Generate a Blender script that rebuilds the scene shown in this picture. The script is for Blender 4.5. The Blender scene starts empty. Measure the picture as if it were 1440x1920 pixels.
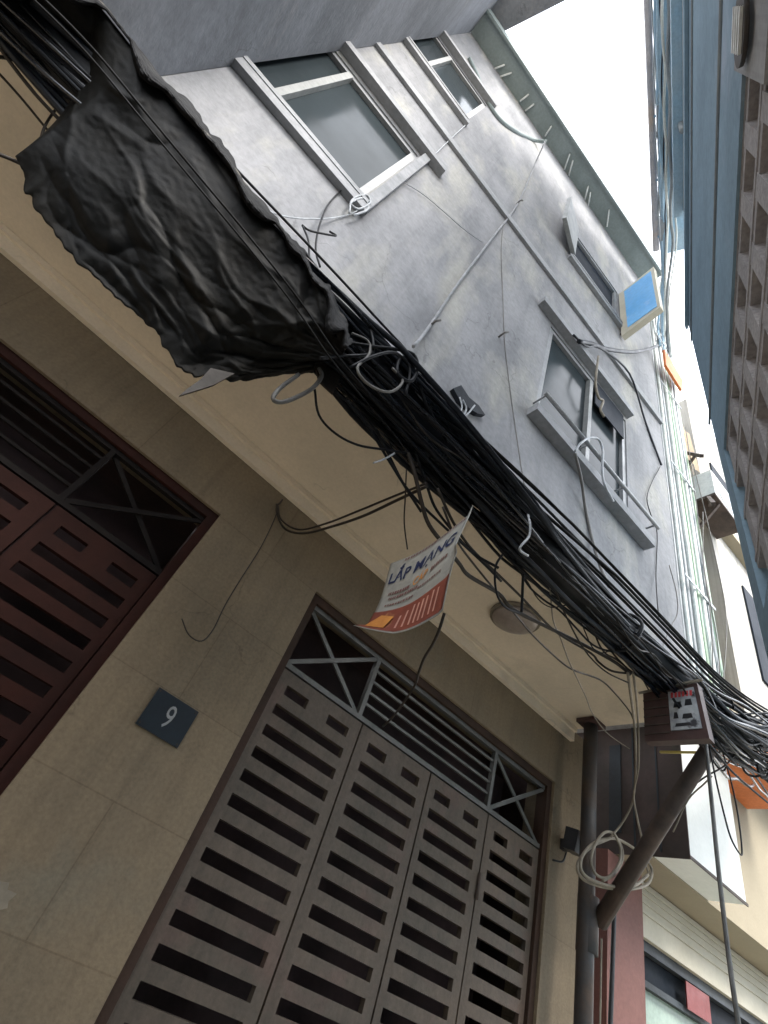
import bpy, math, random
from mathutils import Vector, Matrix, noise
random.seed(7)
R3 = math.radians
# ------------------------------------------------------------------ camera
# world: x runs along the alley, y points into the house wall, z up; the eye is the origin, the ground is 1.6 m below it
F = 951.37
RW = ((0.69818433, -0.64659316, 0.30733683), (0.64229108, 0.37610399, -0.66783828), (0.31622906, 0.66367392, 0.67789093))
GZ = -1.6
scene = bpy.context.scene
COL = scene.collection
cam_d = bpy.data.cameras.new("camera")
cam = bpy.data.objects.new("camera", cam_d)
COL.objects.link(cam)
right, up, back = Vector(RW[0]), -Vector(RW[1]), -Vector(RW[2])
cam.matrix_world = Matrix(((right.x, up.x, back.x, 0), (right.y, up.y, back.y, 0), (right.z, up.z, back.z, 0), (0, 0, 0, 1)))
cam_d.sensor_fit = 'VERTICAL'
cam_d.sensor_height = 36.0
cam_d.lens = F / 1920 * 36.0
cam_d.clip_start = 0.02
cam_d.clip_end = 500
scene.camera = cam
# ------------------------------------------------------------------ world and sun (bright overcast sky)
SUN_EL, SUN_AZ = R3(48), R3(-88)      # azimuth of the sun measured from +x towards +y
world = bpy.data.worlds.new("World")
scene.world = world
world.use_nodes = True
nt = world.node_tree
bg = nt.nodes['Background']
sky = nt.nodes.new('ShaderNodeTexSky')
sky.sky_type = 'NISHITA'
sky.sun_disc = False
sky.sun_elevation = SUN_EL
sky.sun_rotation = R3(90) - SUN_AZ
sky.dust_density = 6.0
sky.air_density = 1.5
cloud = nt.nodes.new('ShaderNodeTexNoise')
cloud.inputs['Scale'].default_value = 1.6
cloud.inputs['Detail'].default_value = 6
ramp = nt.nodes.new('ShaderNodeValToRGB')
ramp.color_ramp.elements[0].position = 0.3
ramp.color_ramp.elements[0].color = (9.0, 9.4, 10.2, 1)
ramp.color_ramp.elements[1].position = 0.7
ramp.color_ramp.elements[1].color = (12, 12.3, 12.8, 1)
mixn = nt.nodes.new('ShaderNodeMix')
mixn.data_type = 'RGBA'
mixn.inputs[0].default_value = 0.85
nt.links.new(cloud.outputs['Fac'], ramp.inputs['Fac'])
nt.links.new(sky.outputs['Color'], mixn.inputs[6])
nt.links.new(ramp.outputs['Color'], mixn.inputs[7])
nt.links.new(mixn.outputs[2], bg.inputs['Color'])
bg.inputs['Strength'].default_value = 0.13
sd = bpy.data.lights.new("sun", 'SUN')
sd.energy = 1.3
sd.angle = R3(22)
sd.color = (1.0, 0.96, 0.9)
sun = bpy.data.objects.new("sun", sd)
COL.objects.link(sun)
sun.rotation_euler = Vector((math.cos(SUN_EL) * math.cos(SUN_AZ), math.cos(SUN_EL) * math.sin(SUN_AZ), math.sin(SUN_EL))).to_track_quat('Z', 'Y').to_euler()
scene.view_settings.view_transform = 'Standard'
scene.view_settings.look = 'None'
scene.view_settings.exposure = 2.05
scene.view_settings.gamma = 1.0
scene.render.engine = 'CYCLES'
scene.cycles.max_bounces = 10
scene.cycles.diffuse_bounces = 6


# ------------------------------------------------------------------ helpers
def ray(px, py):
    a, b = px - 720.0, py - 960.0
    return Vector([RW[0][i] * a + RW[1][i] * b + RW[2][i] * F for i in range(3)])


def atx(px, py, v):
    r = ray(px, py)
    return r * (v / r.x)


def aty(px, py, v):
    r = ray(px, py)
    return r * (v / r.y)


def atz(px, py, v):
    r = ray(px, py)
    return r * (v / r.z)


def smooth(pts, n=6):
    P = [Vector(p) for p in pts]
    if len(P) < 3:
        return P
    P = [P[0] * 2 - P[1]] + P + [P[-1] * 2 - P[-2]]
    out = []
    for i in range(1, len(P) - 2):
        a, b, c, d = P[i - 1:i + 3]
        for k in range(n):
            t = k / n
            out.append(0.5 * ((2 * b) + (c - a) * t + (2 * a - 5 * b + 4 * c - d) * t * t + (3 * b - a - 3 * c + d) * t ** 3))
    out.append(P[-2])
    return out


class MB:
    def __init__(self):
        self.v = []
        self.f = []
        self.sm = []

    def face(self, *pts, s=False):
        i = len(self.v)
        self.v += [Vector(p) for p in pts]
        self.f.append(tuple(range(i, i + len(pts))))
        self.sm.append(s)
        return self

    def hexa(self, c):
        # c: 8 corners, bottom 4 then top 4
        i = len(self.v)
        self.v += [Vector(p) for p in c]
        for q in ((0, 3, 2, 1), (4, 5, 6, 7), (0, 1, 5, 4), (1, 2, 6, 5), (2, 3, 7, 6), (3, 0, 4, 7)):
            self.f.append(tuple(i + k for k in q))
            self.sm.append(False)
        return self

    def box(self, x0, x1, y0, y1, z0, z1):
        return self.hexa([(x0, y0, z0), (x1, y0, z0), (x1, y1, z0), (x0, y1, z0), (x0, y0, z1), (x1, y0, z1), (x1, y1, z1), (x0, y1, z1)])

    def obox(self, o, a, b, c):
        o, a, b, c = Vector(o), Vector(a), Vector(b), Vector(c)
        return self.hexa([o, o + a, o + a + b, o + b, o + c, o + a + c, o + a + b + c, o + b + c])

    def bar(self, p, q, w, d=None, upv=(0, 0, 1)):
        p, q = Vector(p), Vector(q)
        d = d or w
        t = (q - p).normalized()
        u = Vector(upv)
        if abs(t.dot(u)) > .98:
            u = Vector((0, 1, 0))
        a = t.cross(u).normalized() * w
        b = t.cross(a).normalized() * d
        return self.obox(p - a / 2 - b / 2, a, b, q - p)

    def tube(self, pts, r, n=6, sm=5, closed=False, rf=None):
        P = smooth(pts, sm) if sm else [Vector(p) for p in pts]
        m = len(P)
        i0 = len(self.v)
        prev = None
        for i, p in enumerate(P):
            t = (P[min(i + 1, m - 1)] - P[max(i - 1, 0)])
            if t.length < 1e-9:
                t = Vector((0, 0, 1))
            t.normalize()
            if prev is None:
                a = t.orthogonal().normalized()
            else:
                a = (prev - t * prev.dot(t))
                a = a.normalized() if a.length > 1e-6 else t.orthogonal().normalized()
            prev = a
            b = t.cross(a)
            rr = r * (rf(i / (m - 1)) if rf else 1)
            for k in range(n):
                w = 2 * math.pi * k / n
                self.v.append(p + (a * math.cos(w) + b * math.sin(w)) * rr)
        for i in range(m - 1):
            for k in range(n):
                self.f.append((i0 + i * n + k, i0 + i * n + (k + 1) % n, i0 + (i + 1) * n + (k + 1) % n, i0 + (i + 1) * n + k))
                self.sm.append(True)
        self.f.append(tuple(i0 + k for k in range(n))[::-1])
        self.sm.append(False)
        self.f.append(tuple(i0 + (m - 1) * n + k for k in range(n)))
        self.sm.append(False)
        return self

    def build(self, name, m, parent=None):
        base = parent_world(parent) if parent else Vector((0, 0, 0))
        me = bpy.data.meshes.new(name)
        me.from_pydata([tuple(p - base) for p in self.v], [], self.f)
        me.polygons.foreach_set('use_smooth', self.sm)
        me.update()
        o = bpy.data.objects.new(name, me)
        if m:
            me.materials.append(m)
        COL.objects.link(o)
        if parent:
            o.parent = parent
        return o


def parent_world(p):
    v = Vector((0, 0, 0))
    while p:
        v += p.location
        p = p.parent
    return v


def tag(o, label=None, cat=None, group=None, kind=None):
    if label:
        o['label'] = label
    if cat:
        o['category'] = cat
    if group:
        o['group'] = group
    if kind:
        o['kind'] = kind
    return o


def thing(name, label, cat, loc=(0, 0, 0), group=None):
    o = bpy.data.objects.new(name, None)
    o.empty_display_size = 0.2
    COL.objects.link(o)
    o.location = loc
    return tag(o, label, cat, group)


def solid(name, mb, m, label, cat, group=None):
    # a one-mesh thing whose origin sits at its lowest middle point
    lo = Vector([min(p[i] for p in mb.v) for i in range(3)])
    hi = Vector([max(p[i] for p in mb.v) for i in range(3)])
    base = Vector(((lo.x + hi.x) / 2, (lo.y + hi.y) / 2, lo.z))
    for p in mb.v:
        p -= base
    o = mb.build(name, m)
    o.location = base
    return tag(o, label, cat, group)


def wall_grid(mb, x0, x1, z0, z1, y0, y1, holes):
    """wall in an x-z plane from depth y0 (front) to y1 (back) with rectangular holes (hx0,hx1,hz0,hz1)"""
    xs = sorted({x0, x1} | {h[0] for h in holes} | {h[1] for h in holes})
    zs = sorted({z0, z1} | {h[2] for h in holes} | {h[3] for h in holes})
    xs = [x for x in xs if x0 <= x <= x1]
    zs = [z for z in zs if z0 <= z <= z1]

    def full(a, b, c, d):
        mx, mz = (a + b) / 2, (c + d) / 2
        return not any(h[0] < mx < h[1] and h[2] < mz < h[3] for h in holes)
    for i in range(len(xs) - 1):
        for j in range(len(zs) - 1):
            a, b, c, d = xs[i], xs[i + 1], zs[j], zs[j + 1]
            if full(a, b, c, d):
                mb.face((a, y0, c), (b, y0, c), (b, y0, d), (a, y0, d))
                mb.face((a, y1, c), (a, y1, d), (b, y1, d), (b, y1, c))
    for h in holes:
        a, b, c, d = h
        mb.face((a, y0, c), (a, y1, c), (b, y1, c), (b, y0, c))
        mb.face((a, y0, d), (b, y0, d), (b, y1, d), (a, y1, d))
        mb.face((a, y0, c), (a, y0, d), (a, y1, d), (a, y1, c))
        mb.face((b, y0, c), (b, y1, c), (b, y1, d), (b, y0, d))
    mb.face((x0, y0, z0), (x0, y0, z1), (x0, y1, z1), (x0, y1, z0))
    mb.face((x1, y0, z0), (x1, y1, z0), (x1, y1, z1), (x1, y0, z1))
    mb.face((x0, y0, z0), (x0, y1, z0), (x1, y1, z0), (x1, y0, z0))
    mb.face((x0, y0, z1), (x1, y0, z1), (x1, y1, z1), (x0, y1, z1))
    return mb


# ------------------------------------------------------------------ materials
def lin(c):
    return tuple((x / 255 / 12.92) if x / 255 <= 0.04045 else ((x / 255 + 0.055) / 1.055) ** 2.4 for x in c)


def mat(name, c1, c2=None, rough=0.8, scale=3.0, stretch=(1, 1, 1), c3=None, fine=40.0, fine_amt=0.12, bump=0.1, metal=0.0,
        spec=0.3, lo=0.35, hi=0.65, c3lo=0.6, c3hi=0.75, scale3=1.2, stretch3=(1, 1, 1), bdist=0.01, streak=0.0, crack=0.0):
    """mottled surface: c1/c2 mixed by a large noise, c3 in patches, fine grain in value and bump"""
    m = bpy.data.materials.new(name)
    m.use_nodes = True
    t = m.node_tree
    N, L = t.nodes, t.links
    b = N['Principled BSDF']
    tc = N.new('ShaderNodeTexCoord')

    def noise_(sc, st, det=6, seed=0.0):
        mp = N.new('ShaderNodeMapping')
        mp.inputs['Scale'].default_value = st
        mp.inputs['Location'].default_value = (seed, seed * 1.7, seed * .6)
        L.new(tc.outputs['Object'], mp.inputs['Vector'])
        n = N.new('ShaderNodeTexNoise')
        n.inputs['Scale'].default_value = sc
        n.inputs['Detail'].default_value = det
        n.inputs['Roughness'].default_value = 0.6
        L.new(mp.outputs['Vector'], n.inputs['Vector'])
        return n.outputs['Fac']

    def mapr(s, a, bb, c=0.0, d=1.0):
        r = N.new('ShaderNodeMapRange')
        r.inputs[1].default_value = a
        r.inputs[2].default_value = bb
        r.inputs[3].default_value = c
        r.inputs[4].default_value = d
        L.new(s, r.inputs[0])
        return r.outputs[0]

    def mix(f, a, bb, mode='MIX'):
        x = N.new('ShaderNodeMix')
        x.data_type = 'RGBA'
        x.blend_type = mode
        for sck, val in ((x.inputs[0], f), (x.inputs[6], a), (x.inputs[7], bb)):
            if isinstance(val, (int, float)):
                sck.default_value = val
            elif isinstance(val, tuple):
                sck.default_value = (*val, 1) if len(val) == 3 else val
            else:
                L.new(val, sck)
        return x.outputs[2]
    def grey(v):
        c = N.new('ShaderNodeCombineColor')
        for k in range(3):
            L.new(v, c.inputs[k])
        return c.outputs[0]
    c2 = c2 or tuple(x * 0.8 for x in c1)
    big = noise_(scale, stretch)
    col = mix(mapr(big, lo, hi), c1, c2)
    if c3:
        col = mix(mapr(noise_(scale3, stretch3, 8, 5.3), c3lo, c3hi), col, c3)
    if streak:
        sk = noise_(5.0, (3.0, 3.0, .10), 5, 8.8)
        col = mix(1.0, col, grey(mapr(sk, .48, .66, 1.0, 1.0 - streak)), 'MULTIPLY')
        sk2 = noise_(14.0, (2.0, 2.0, .05), 4, 3.8)
        col = mix(1.0, col, grey(mapr(sk2, .5, .7, 1.0, 1.0 - streak * .6)), 'MULTIPLY')
    if crack:
        ds = N.new('ShaderNodeTexNoise')
        ds.inputs['Scale'].default_value = 3.0
        ds.inputs['Detail'].default_value = 5
        L.new(tc.outputs['Object'], ds.inputs['Vector'])
        mv = N.new('ShaderNodeVectorMath')
        mv.operation = 'MULTIPLY_ADD'
        L.new(ds.outputs['Color'], mv.inputs[0])
        mv.inputs[1].default_value = (.5, .5, .5)
        L.new(tc.outputs['Object'], mv.inputs[2])
        vo = N.new('ShaderNodeTexVoronoi')
        vo.feature = 'DISTANCE_TO_EDGE'
        vo.inputs['Scale'].default_value = 1.1
        L.new(mv.outputs[0], vo.inputs['Vector'])
        ln = mapr(vo.outputs['Distance'], .0, .006, 1.0 - crack, 1.0)
        msk = mapr(noise_(1.7, (1, 1, 1), 3, 6.6), .5, .56)
        fm = N.new('ShaderNodeMix')
        fm.inputs[2].default_value = 1.0
        L.new(msk, fm.inputs[0])
        L.new(ln, fm.inputs[3])
        col = mix(1.0, col, grey(fm.outputs[0]), 'MULTIPLY')
    fn = noise_(fine, (1, 1, 1), 3, 2.1)
    g = mapr(fn, 0.25, 0.75, 1 - fine_amt, 1 + fine_amt)
    vm = N.new('ShaderNodeVectorMath')
    vm.operation = 'SCALE'
    L.new(col, vm.inputs[0])
    L.new(g, vm.inputs['Scale'])
    L.new(vm.outputs[0], b.inputs['Base Color'])
    rr = mapr(big, 0.3, 0.7, max(0.03, rough - 0.08), min(1, rough + 0.08))
    L.new(rr, b.inputs['Roughness'])
    b.inputs['Metallic'].default_value = metal
    b.inputs['Specular IOR Level'].default_value = spec
    if bump:
        bp = N.new('ShaderNodeBump')
        bp.inputs['Strength'].default_value = bump
        bp.inputs['Distance'].default_value = bdist
        L.new(fn, bp.inputs['Height'])
        L.new(bp.outputs['Normal'], b.inputs['Normal'])
    return m


M = {}
M['tan'] = mat('tan_wall', (.205, .157, .10), (.165, .132, .09), .75, 2.2, c3=(.17, .15, .11), scale3=1.4, fine=70, fine_amt=.16, bump=.15, streak=.10, crack=.25)
M['soffit'] = mat('soffit_paint', (.70, .605, .475), (.60, .525, .41), .85, 1.6, c3=(.42, .37, .29), scale3=1.1, fine=60, fine_amt=.06, bump=.08, crack=.25)
M['facade'] = mat('facade_render', (.265, .268, .28), (.195, .20, .212), .85, 1.6, (1.2, 1, .8), c3=(.31, .308, .29), scale3=1.6, stretch3=(1.5, 1, .6), c3lo=.5, c3hi=.64, lo=.38, hi=.62, fine=30, fine_amt=.12, bump=.25, streak=.08, crack=.3)
M['facade_trim'] = mat('facade_trim', (.28, .285, .30), (.22, .23, .24), .8, 3, (1, 1, 3), fine=30, fine_amt=.15, bump=.2)
M['eave'] = mat('eave_render', (.24, .285, .29), (.2, .24, .24), .8, 3)
M['wing'] = mat('wing_render', (.155, .165, .185), (.11, .118, .132), .85, 1.8, (1, .6, 1.3), c3=(.18, .18, .19), scale3=2.0, stretch3=(1, .6, 1.5), fine=22, fine_amt=.15, bump=.3, crack=.3)
M['frame'] = mat('window_frame', (.25, .26, .27), (.2, .21, .22), .5, 8, fine=50, spec=.5)
M['frame_white'] = mat('white_window_rail', (.24, .25, .25), (.19, .2, .2), .5, 8)
M['pane'] = mat('window_pane', (.04, .05, .056), (.03, .038, .042), .14, 1.5, fine=5, fine_amt=.05, bump=0, spec=.5)
M['pane_dark'] = mat('window_pane_dark', (.03, .035, .045), (.02, .025, .032), .55, 1.5, bump=0, spec=.3)
M['gate'] = mat('gate_paint', (.10, .075, .055), (.07, .058, .045), .55, 2.5, c3=(.115, .07, .056), scale3=3, c3lo=.55, c3hi=.75, fine=60, fine_amt=.16, spec=.3, streak=.16)
M['gate_frame'] = mat('gate_frame_paint', (.046, .026, .018), (.036, .024, .018), .65, 5, fine=60, spec=.15)
M['gate_red'] = mat('old_gate_paint', (.036, .012, .0085), (.026, .011, .009), .7, 4, c3=(.022, .014, .012), fine=60, spec=.12)
M['grille'] = mat('grille_steel', (.10, .10, .092), (.07, .07, .065), .45, 8, spec=.5)
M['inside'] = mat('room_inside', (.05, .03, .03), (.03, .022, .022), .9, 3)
M['plate'] = mat('plate_enamel', (.017, .024, .031), (.013, .018, .024), .35, 8, spec=.5, bump=0)
M['digit'] = mat('plate_digit', (.30, .31, .31), (.24, .24, .24), .5, 8, bump=0)
M['cable'] = mat('cable_black', (.009, .0105, .0135), (.006, .0065, .008), .55, 9, fine=30, spec=.2)
M['cable_b'] = mat('cable_slate', (.016, .020, .028), (.011, .014, .019), .5, 9, spec=.25)
M['cable_sh'] = mat('cable_shiny', (.012, .014, .02), (.008, .009, .012), .25, 9, fine=30, spec=.45)
M['cable_m'] = mat('cable_matt', (.006, .007, .008), (.010, .009, .008), .7, 9, fine=30, spec=.15)
M['cable_g'] = mat('cable_grey', (.16, .155, .145), (.11, .105, .1), .55, 9)
M['cable_t'] = mat('cable_tan', (.24, .21, .16), (.16, .14, .11), .6, 9)
M['cable_w'] = mat('cable_white', (.40, .42, .44), (.28, .3, .32), .5, 9)
M['cable_br'] = mat('cable_brown', (.035, .027, .021), (.025, .02, .016), .55, 9)
M['tarp'] = mat('tarp_plastic', (.0042, .0045, .0048), (.0065, .006, .0045), .55, 3, c3=(.016, .013, .009), scale3=3, c3lo=.55, c3hi=.75, fine=60, fine_amt=.25, bump=.15, spec=.13, bdist=.005)
M['lining'] = mat('torn_lining', (.012, .012, .012), (.006, .006, .007), .75, 9, c3=(.20, .18, .15), scale3=11, c3lo=.62, c3hi=.70, fine=25, fine_amt=.3, bump=.5, spec=.12)
M['banner'] = mat('banner_vinyl', (.34, .335, .30), (.27, .275, .26), .6, 6, fine=30)
M['banner_red'] = mat('banner_red', (.24, .065, .04), (.19, .055, .038), .7, 9, c3=(.42, .2, .09), scale3=10)
M['ink_blue'] = mat('ink_navy', (.02, .03, .09), (.02, .03, .07), .6, 9, bump=0)
M['ink_orange'] = mat('ink_orange', (.6, .26, .05), (.5, .2, .05), .6, 9, bump=0)
M['ink_pale'] = mat('ink_pale', (.6, .33, .25), (.5, .25, .2), .6, 9, bump=0)
M['ink_brown'] = mat('ink_brown', (.2, .1, .09), (.16, .09, .08), .6, 9, bump=0)
M['pole'] = mat('pole_paint', (.035, .038, .042), (.07, .05, .038), .65, 6, fine=40, spec=.4)
M['strut'] = mat('strut_rust', (.085, .062, .05), (.045, .036, .032), .7, 7, fine=40)
M['red_pillar'] = mat('pillar_red', (.20, .085, .07), (.17, .085, .075), .7, 2.5, c3=(.24, .15, .13), scale3=1.5, fine=50)
M['cream'] = mat('cream_wall', (.33, .285, .205), (.28, .245, .18), .85, 1.5, fine=60, fine_amt=.05)
M['white'] = mat('white_panel', (.78, .8, .77), (.7, .72, .69), .55, 2, fine=40, fine_amt=.04)
M['dark_panel'] = mat('dark_panel', (.085, .06, .055), (.06, .05, .045), .7, 3, c3=(.06, .075, .05), fine=30)
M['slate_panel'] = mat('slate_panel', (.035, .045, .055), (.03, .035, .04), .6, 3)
M['shutter'] = mat('shutter_box', (.5, .47, .38), (.44, .41, .33), .6, 3, fine=40, fine_amt=.05)
M['shop_glass'] = mat('shop_glass', (.33, .42, .36), (.26, .34, .30), .15, 2.4, c3=(.5, .56, .5), scale3=2.5, bump=0, spec=.6)
M['sticker'] = mat('red_sticker', (.18, .02, .018), (.14, .02, .018), .5, 6)
M['blue_sign'] = mat('blue_sign', (.10, .38, .75), (.18, .46, .8), .45, 3, c3=(.36, .5, .75), scale3=4, fine=20, fine_amt=.1, bump=0)
M['orange'] = mat('orange_sheet', (.62, .18, .05), (.5, .15, .05), .6, 4)
M['brown_box'] = mat('brown_box', (.075, .04, .036), (.055, .035, .032), .6, 8)
M['board'] = mat('board_white', (.42, .44, .45), (.22, .23, .25), .6, 9, c3=(.05, .05, .055), scale3=14, c3lo=.55, c3hi=.65)
M['ink_red'] = mat('ink_red', (.55, .05, .05), (.45, .04, .05), .6, 9, bump=0)
M['hazy_blue_wall'] = mat('haze_tinted_wall', (.25, .37, .47), (.21, .31, .39), .8, 2.2, (1, 1, 1), c3=(.34, .42, .52), scale3=1.5, fine=30, fine_amt=.1, bump=.2)  # blue of the lens glare haze is put into the wall colour
M['breeze'] = mat('breeze_block', (.42, .40, .40), (.34, .33, .34), .9, 5, c3=(.33, .28, .25), scale3=4, fine=60, fine_amt=.2, bump=.4)
M['roof_blue'] = mat('roof_beam', (.24, .38, .5), (.3, .4, .48), .6, 4)
M['gutter'] = mat('gutter_paint', (.38, .36, .37), (.3, .3, .32), .6, 5, c3=(.42, .33, .26), scale3=2)
M['upper_white'] = mat('upper_wall_white', (.75, .78, .76), (.6, .64, .64), .8, 4, fine=30)
M['pipe_w'] = mat('pipe_white', (.68, .71, .68), (.5, .54, .52), .35, 6, spec=.5)
M['pipe_g'] = mat('pipe_grey', (.26, .29, .30), (.2, .22, .24), .4, 6, spec=.5)
M['pipe_gr'] = mat('pipe_green', (.2, .34, .24), (.3, .4, .26), .4, 6, spec=.5)
M['side_wall'] = mat('side_wall', (.38, .38, .38), (.28, .29, .30), .85, 2, (1, 1, .4), c3=(.45, .4, .4), scale3=1.5, stretch3=(1, 1, .3), fine=40, streak=.25)
M['far_white'] = mat('far_wall', (.42, .40, .36), (.33, .32, .30), .85, 1.0, fine=30, fine_amt=.04, streak=.3)
M['ground'] = mat('paving', (.48, .42, .34), (.42, .37, .30), .9, 1.5, fine=40, fine_amt=.15, bump=.3)
M['ceramic'] = mat('lamp_shade', (.30, .26, .22), (.24, .2, .18), .4, 6, spec=.5)
M['black'] = mat('black_plastic', (.014, .015, .018), (.02, .02, .022), .45, 8, spec=.5)
M['steel'] = mat('bright_clip', (.75, .78, .78), (.6, .63, .63), .4, 8)
M['yellow_cloth'] = mat('ochre_cloth', (.34, .26, .17), (.28, .22, .16), .9, 6)
M['yellow'] = mat('yellow_strip', (.5, .4, .1), (.4, .33, .1), .5, 8)


for k_ in ('pane', 'pane_dark', 'shop_glass'):
    M[k_].node_tree.nodes['Principled BSDF'].inputs['IOR'].default_value = 1.12


def tile_joints(m, pitch_x, pitch_z, x_off, z_off):
    """dark hairline joints in an x-z wall: brick texture multiplied on the base colour"""
    t = m.node_tree
    N, L = t.nodes, t.links
    b = N['Principled BSDF']
    src = b.inputs['Base Color'].links[0].from_socket
    tc = N.new('ShaderNodeTexCoord')
    sx = N.new('ShaderNodeSeparateXYZ')
    cx = N.new('ShaderNodeCombineXYZ')
    L.new(tc.outputs['Object'], sx.inputs[0])
    L.new(sx.outputs[0], cx.inputs[0])
    L.new(sx.outputs[2], cx.inputs[1])
    mp = N.new('ShaderNodeMapping')
    mp.inputs['Location'].default_value = (x_off, z_off, 0)
    L.new(cx.outputs[0], mp.inputs[0])
    br = N.new('ShaderNodeTexBrick')
    br.inputs['Scale'].default_value = 1.0
    br.inputs['Mortar Size'].default_value = 0.0035
    br.inputs['Mortar Smooth'].default_value = 0.6
    br.inputs['Brick Width'].default_value = pitch_x
    br.inputs['Row Height'].default_value = pitch_z
    br.inputs['Color1'].default_value = (1, 1, 1, 1)
    br.inputs['Color2'].default_value = (.93, .93, .93, 1)
    br.inputs['Mortar'].default_value = (.80, .78, .76, 1)
    L.new(mp.outputs[0], br.inputs['Vector'])
    x = N.new('ShaderNodeMix')
    x.data_type = 'RGBA'
    x.blend_type = 'MULTIPLY'
    x.inputs[0].default_value = 1.0
    L.new(src, x.inputs[6])
    L.new(br.outputs['Color'], x.inputs[7])
    L.new(x.outputs[2], b.inputs['Base Color'])


# ------------------------------------------------------------------ ground
g = MB()
g.face((-120, -120, GZ), (120, -120, GZ), (120, 120, GZ), (-120, 120, GZ))
tag(g.build('ground', M['ground']), kind='structure')

# ------------------------------------------------------------------ the house with the slatted gates
YW, YF, ZS, ZE = 2.2, 1.35, 1.90, 9.28        # ground floor wall, upper facade, soffit height, eave height
XR, XL = 3.2, -8.0
tile_joints(M['tan'], .8, .4, .24, -.24 + .0)
house = thing('row_house', 'narrow row house with tan ground floor, slatted steel gates and grey stained upper floors', 'house', (0, YW, GZ))
GA = (.88, 3.04, GZ + .02, 1.45)
GB = (-1.92, .24, GZ + .02, 1.45)
w = wall_grid(MB(), XL, 3.42, GZ, ZS, YW, YW + .22, [GA, GB])
w.build('ground_floor_wall', M['tan'], house)
s = MB()
s.box(XL, XR, YF, YW + .22, ZS, ZS + .14)
s.build('soffit', M['soffit'], house)
c = MB()
c.box(XL, XR - .02, YW - .035, YW - .003, ZS - .10, ZS - .003)
c.box(XL, XR - .02, YW - .055, YW - .0352, ZS - .035, ZS - .003)
c.build('cornice', M['soffit'], house)

W1 = (-2.4, -.33, 3.12, 4.42)
W4 = (1.34, 2.50, 3.06, 4.42)
W2 = (-1.9, -.33, 6.18, 7.42)
W3 = (1.44, 2.38, 6.40, 7.34)
fw = wall_grid(MB(), XL, XR, ZS + .14, ZE, YF, YF + .2, [W1, W2, W3, W4])
fw.build('upper_wall', M['facade'], house)
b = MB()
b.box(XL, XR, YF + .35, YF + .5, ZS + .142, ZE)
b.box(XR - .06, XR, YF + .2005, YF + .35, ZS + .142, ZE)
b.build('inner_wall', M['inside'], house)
bd = MB()
bd.box(-1.17, XR, YF - .03, YF - .003, 5.24, 5.34)
bd.box(-1.17, XR, YF - .015, YF - .003, 5.34, 5.41)
bd.build('storey_ledge', M['facade_trim'], house)
ev = MB()
ev.box(-1.17, XR, 1.075, YF + .3, ZE, ZE + .14)
ev.box(-1.17, XR, 1.045, 1.0745, ZE - .04, ZE + .2)
ev.build('eave', M['eave'], house)
for a, bq in [((925, 130), (945, 122)), ((935, 145), (958, 137)), ((975, 190), (990, 178)), ((985, 208), (1000, 196)), ((1022, 255), (1033, 238)), ((1058, 318), (1068, 290)),
              ((1066, 330), (1074, 302)), ((1095, 380), (1103, 350)), ((1102, 390), (1107, 362)), ((1138, 425), (1142, 395))]:
    m_ = MB()
    p, q = atz(*a, ZE - .03), atz(*bq, ZE - .03)
    m_.tube([p + Vector((0, 0, .03)), p, q, q + Vector((0, 0, .03))], .012, 5, 0)
    m_.build('eave_clip', M['steel'], house)


def window(op, mull, sill_x, hood_x, dark=None, label=None, hood=True, rail='frame_white', mw=.045, pr=.045):
    x0, x1, z0, z1 = op
    fr = MB()
    y0, y1 = YF + .01, YF + .07
    t = .05
    fr.box(x0, x1, y0, y1, z0, z0 + t)
    fr.box(x0, x1, y0, y1, z1 - t, z1)
    fr.box(x0, x0 + t, y0, y1, z0 + t, z1 - t)
    fr.box(x1 - t, x1, y0, y1, z0 + t, z1 - t)
    f = fr.build('window', M['frame'], house)
    if label:
        f['label'] = label
    for xm in mull:
        m_ = MB()
        m_.box(xm - mw / 2, xm + mw / 2, y0 - .012, y1 - .01, z0 + t, z1 - t)
        m_.build('mullion', M[rail], f)
    edges = [x0 + t] + list(mull) + [x1 - t]
    for i in range(len(edges) - 1):
        p = MB()
        a_, b_ = edges[i] + (mw / 2 if i else 0), edges[i + 1] - (mw / 2 if i < len(edges) - 2 else 0)
        p.box(a_ + .001, b_ - .001, y1 - .03, y1 - .02, z0 + t, z1 - t)
        p.build('pane', M['pane_dark' if dark and i in dark else 'pane'], f)
    sl = MB()
    sl.box(sill_x[0], sill_x[1], YF - pr, YF - .003, z0 - .13, z0 - .05)
    sl.box(sill_x[0] + .03, sill_x[1] - .03, YF - .05, YF - .003, z0 - .05, z0 - .01)
    sl.build('sill', M['facade_trim'], f)
    if hood:
        hd = MB()
        hd.box(hood_x[0], hood_x[1], YF - .07, YF - .003, z1 + .06, z1 + .15)
        hd.build('hood', M['facade_trim'], f)
    return f


f1 = window(W1, [-1.0], (-2.6, -.25), (-2.6, -.12), label='wide lower window with one pale vertical rail')
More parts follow.
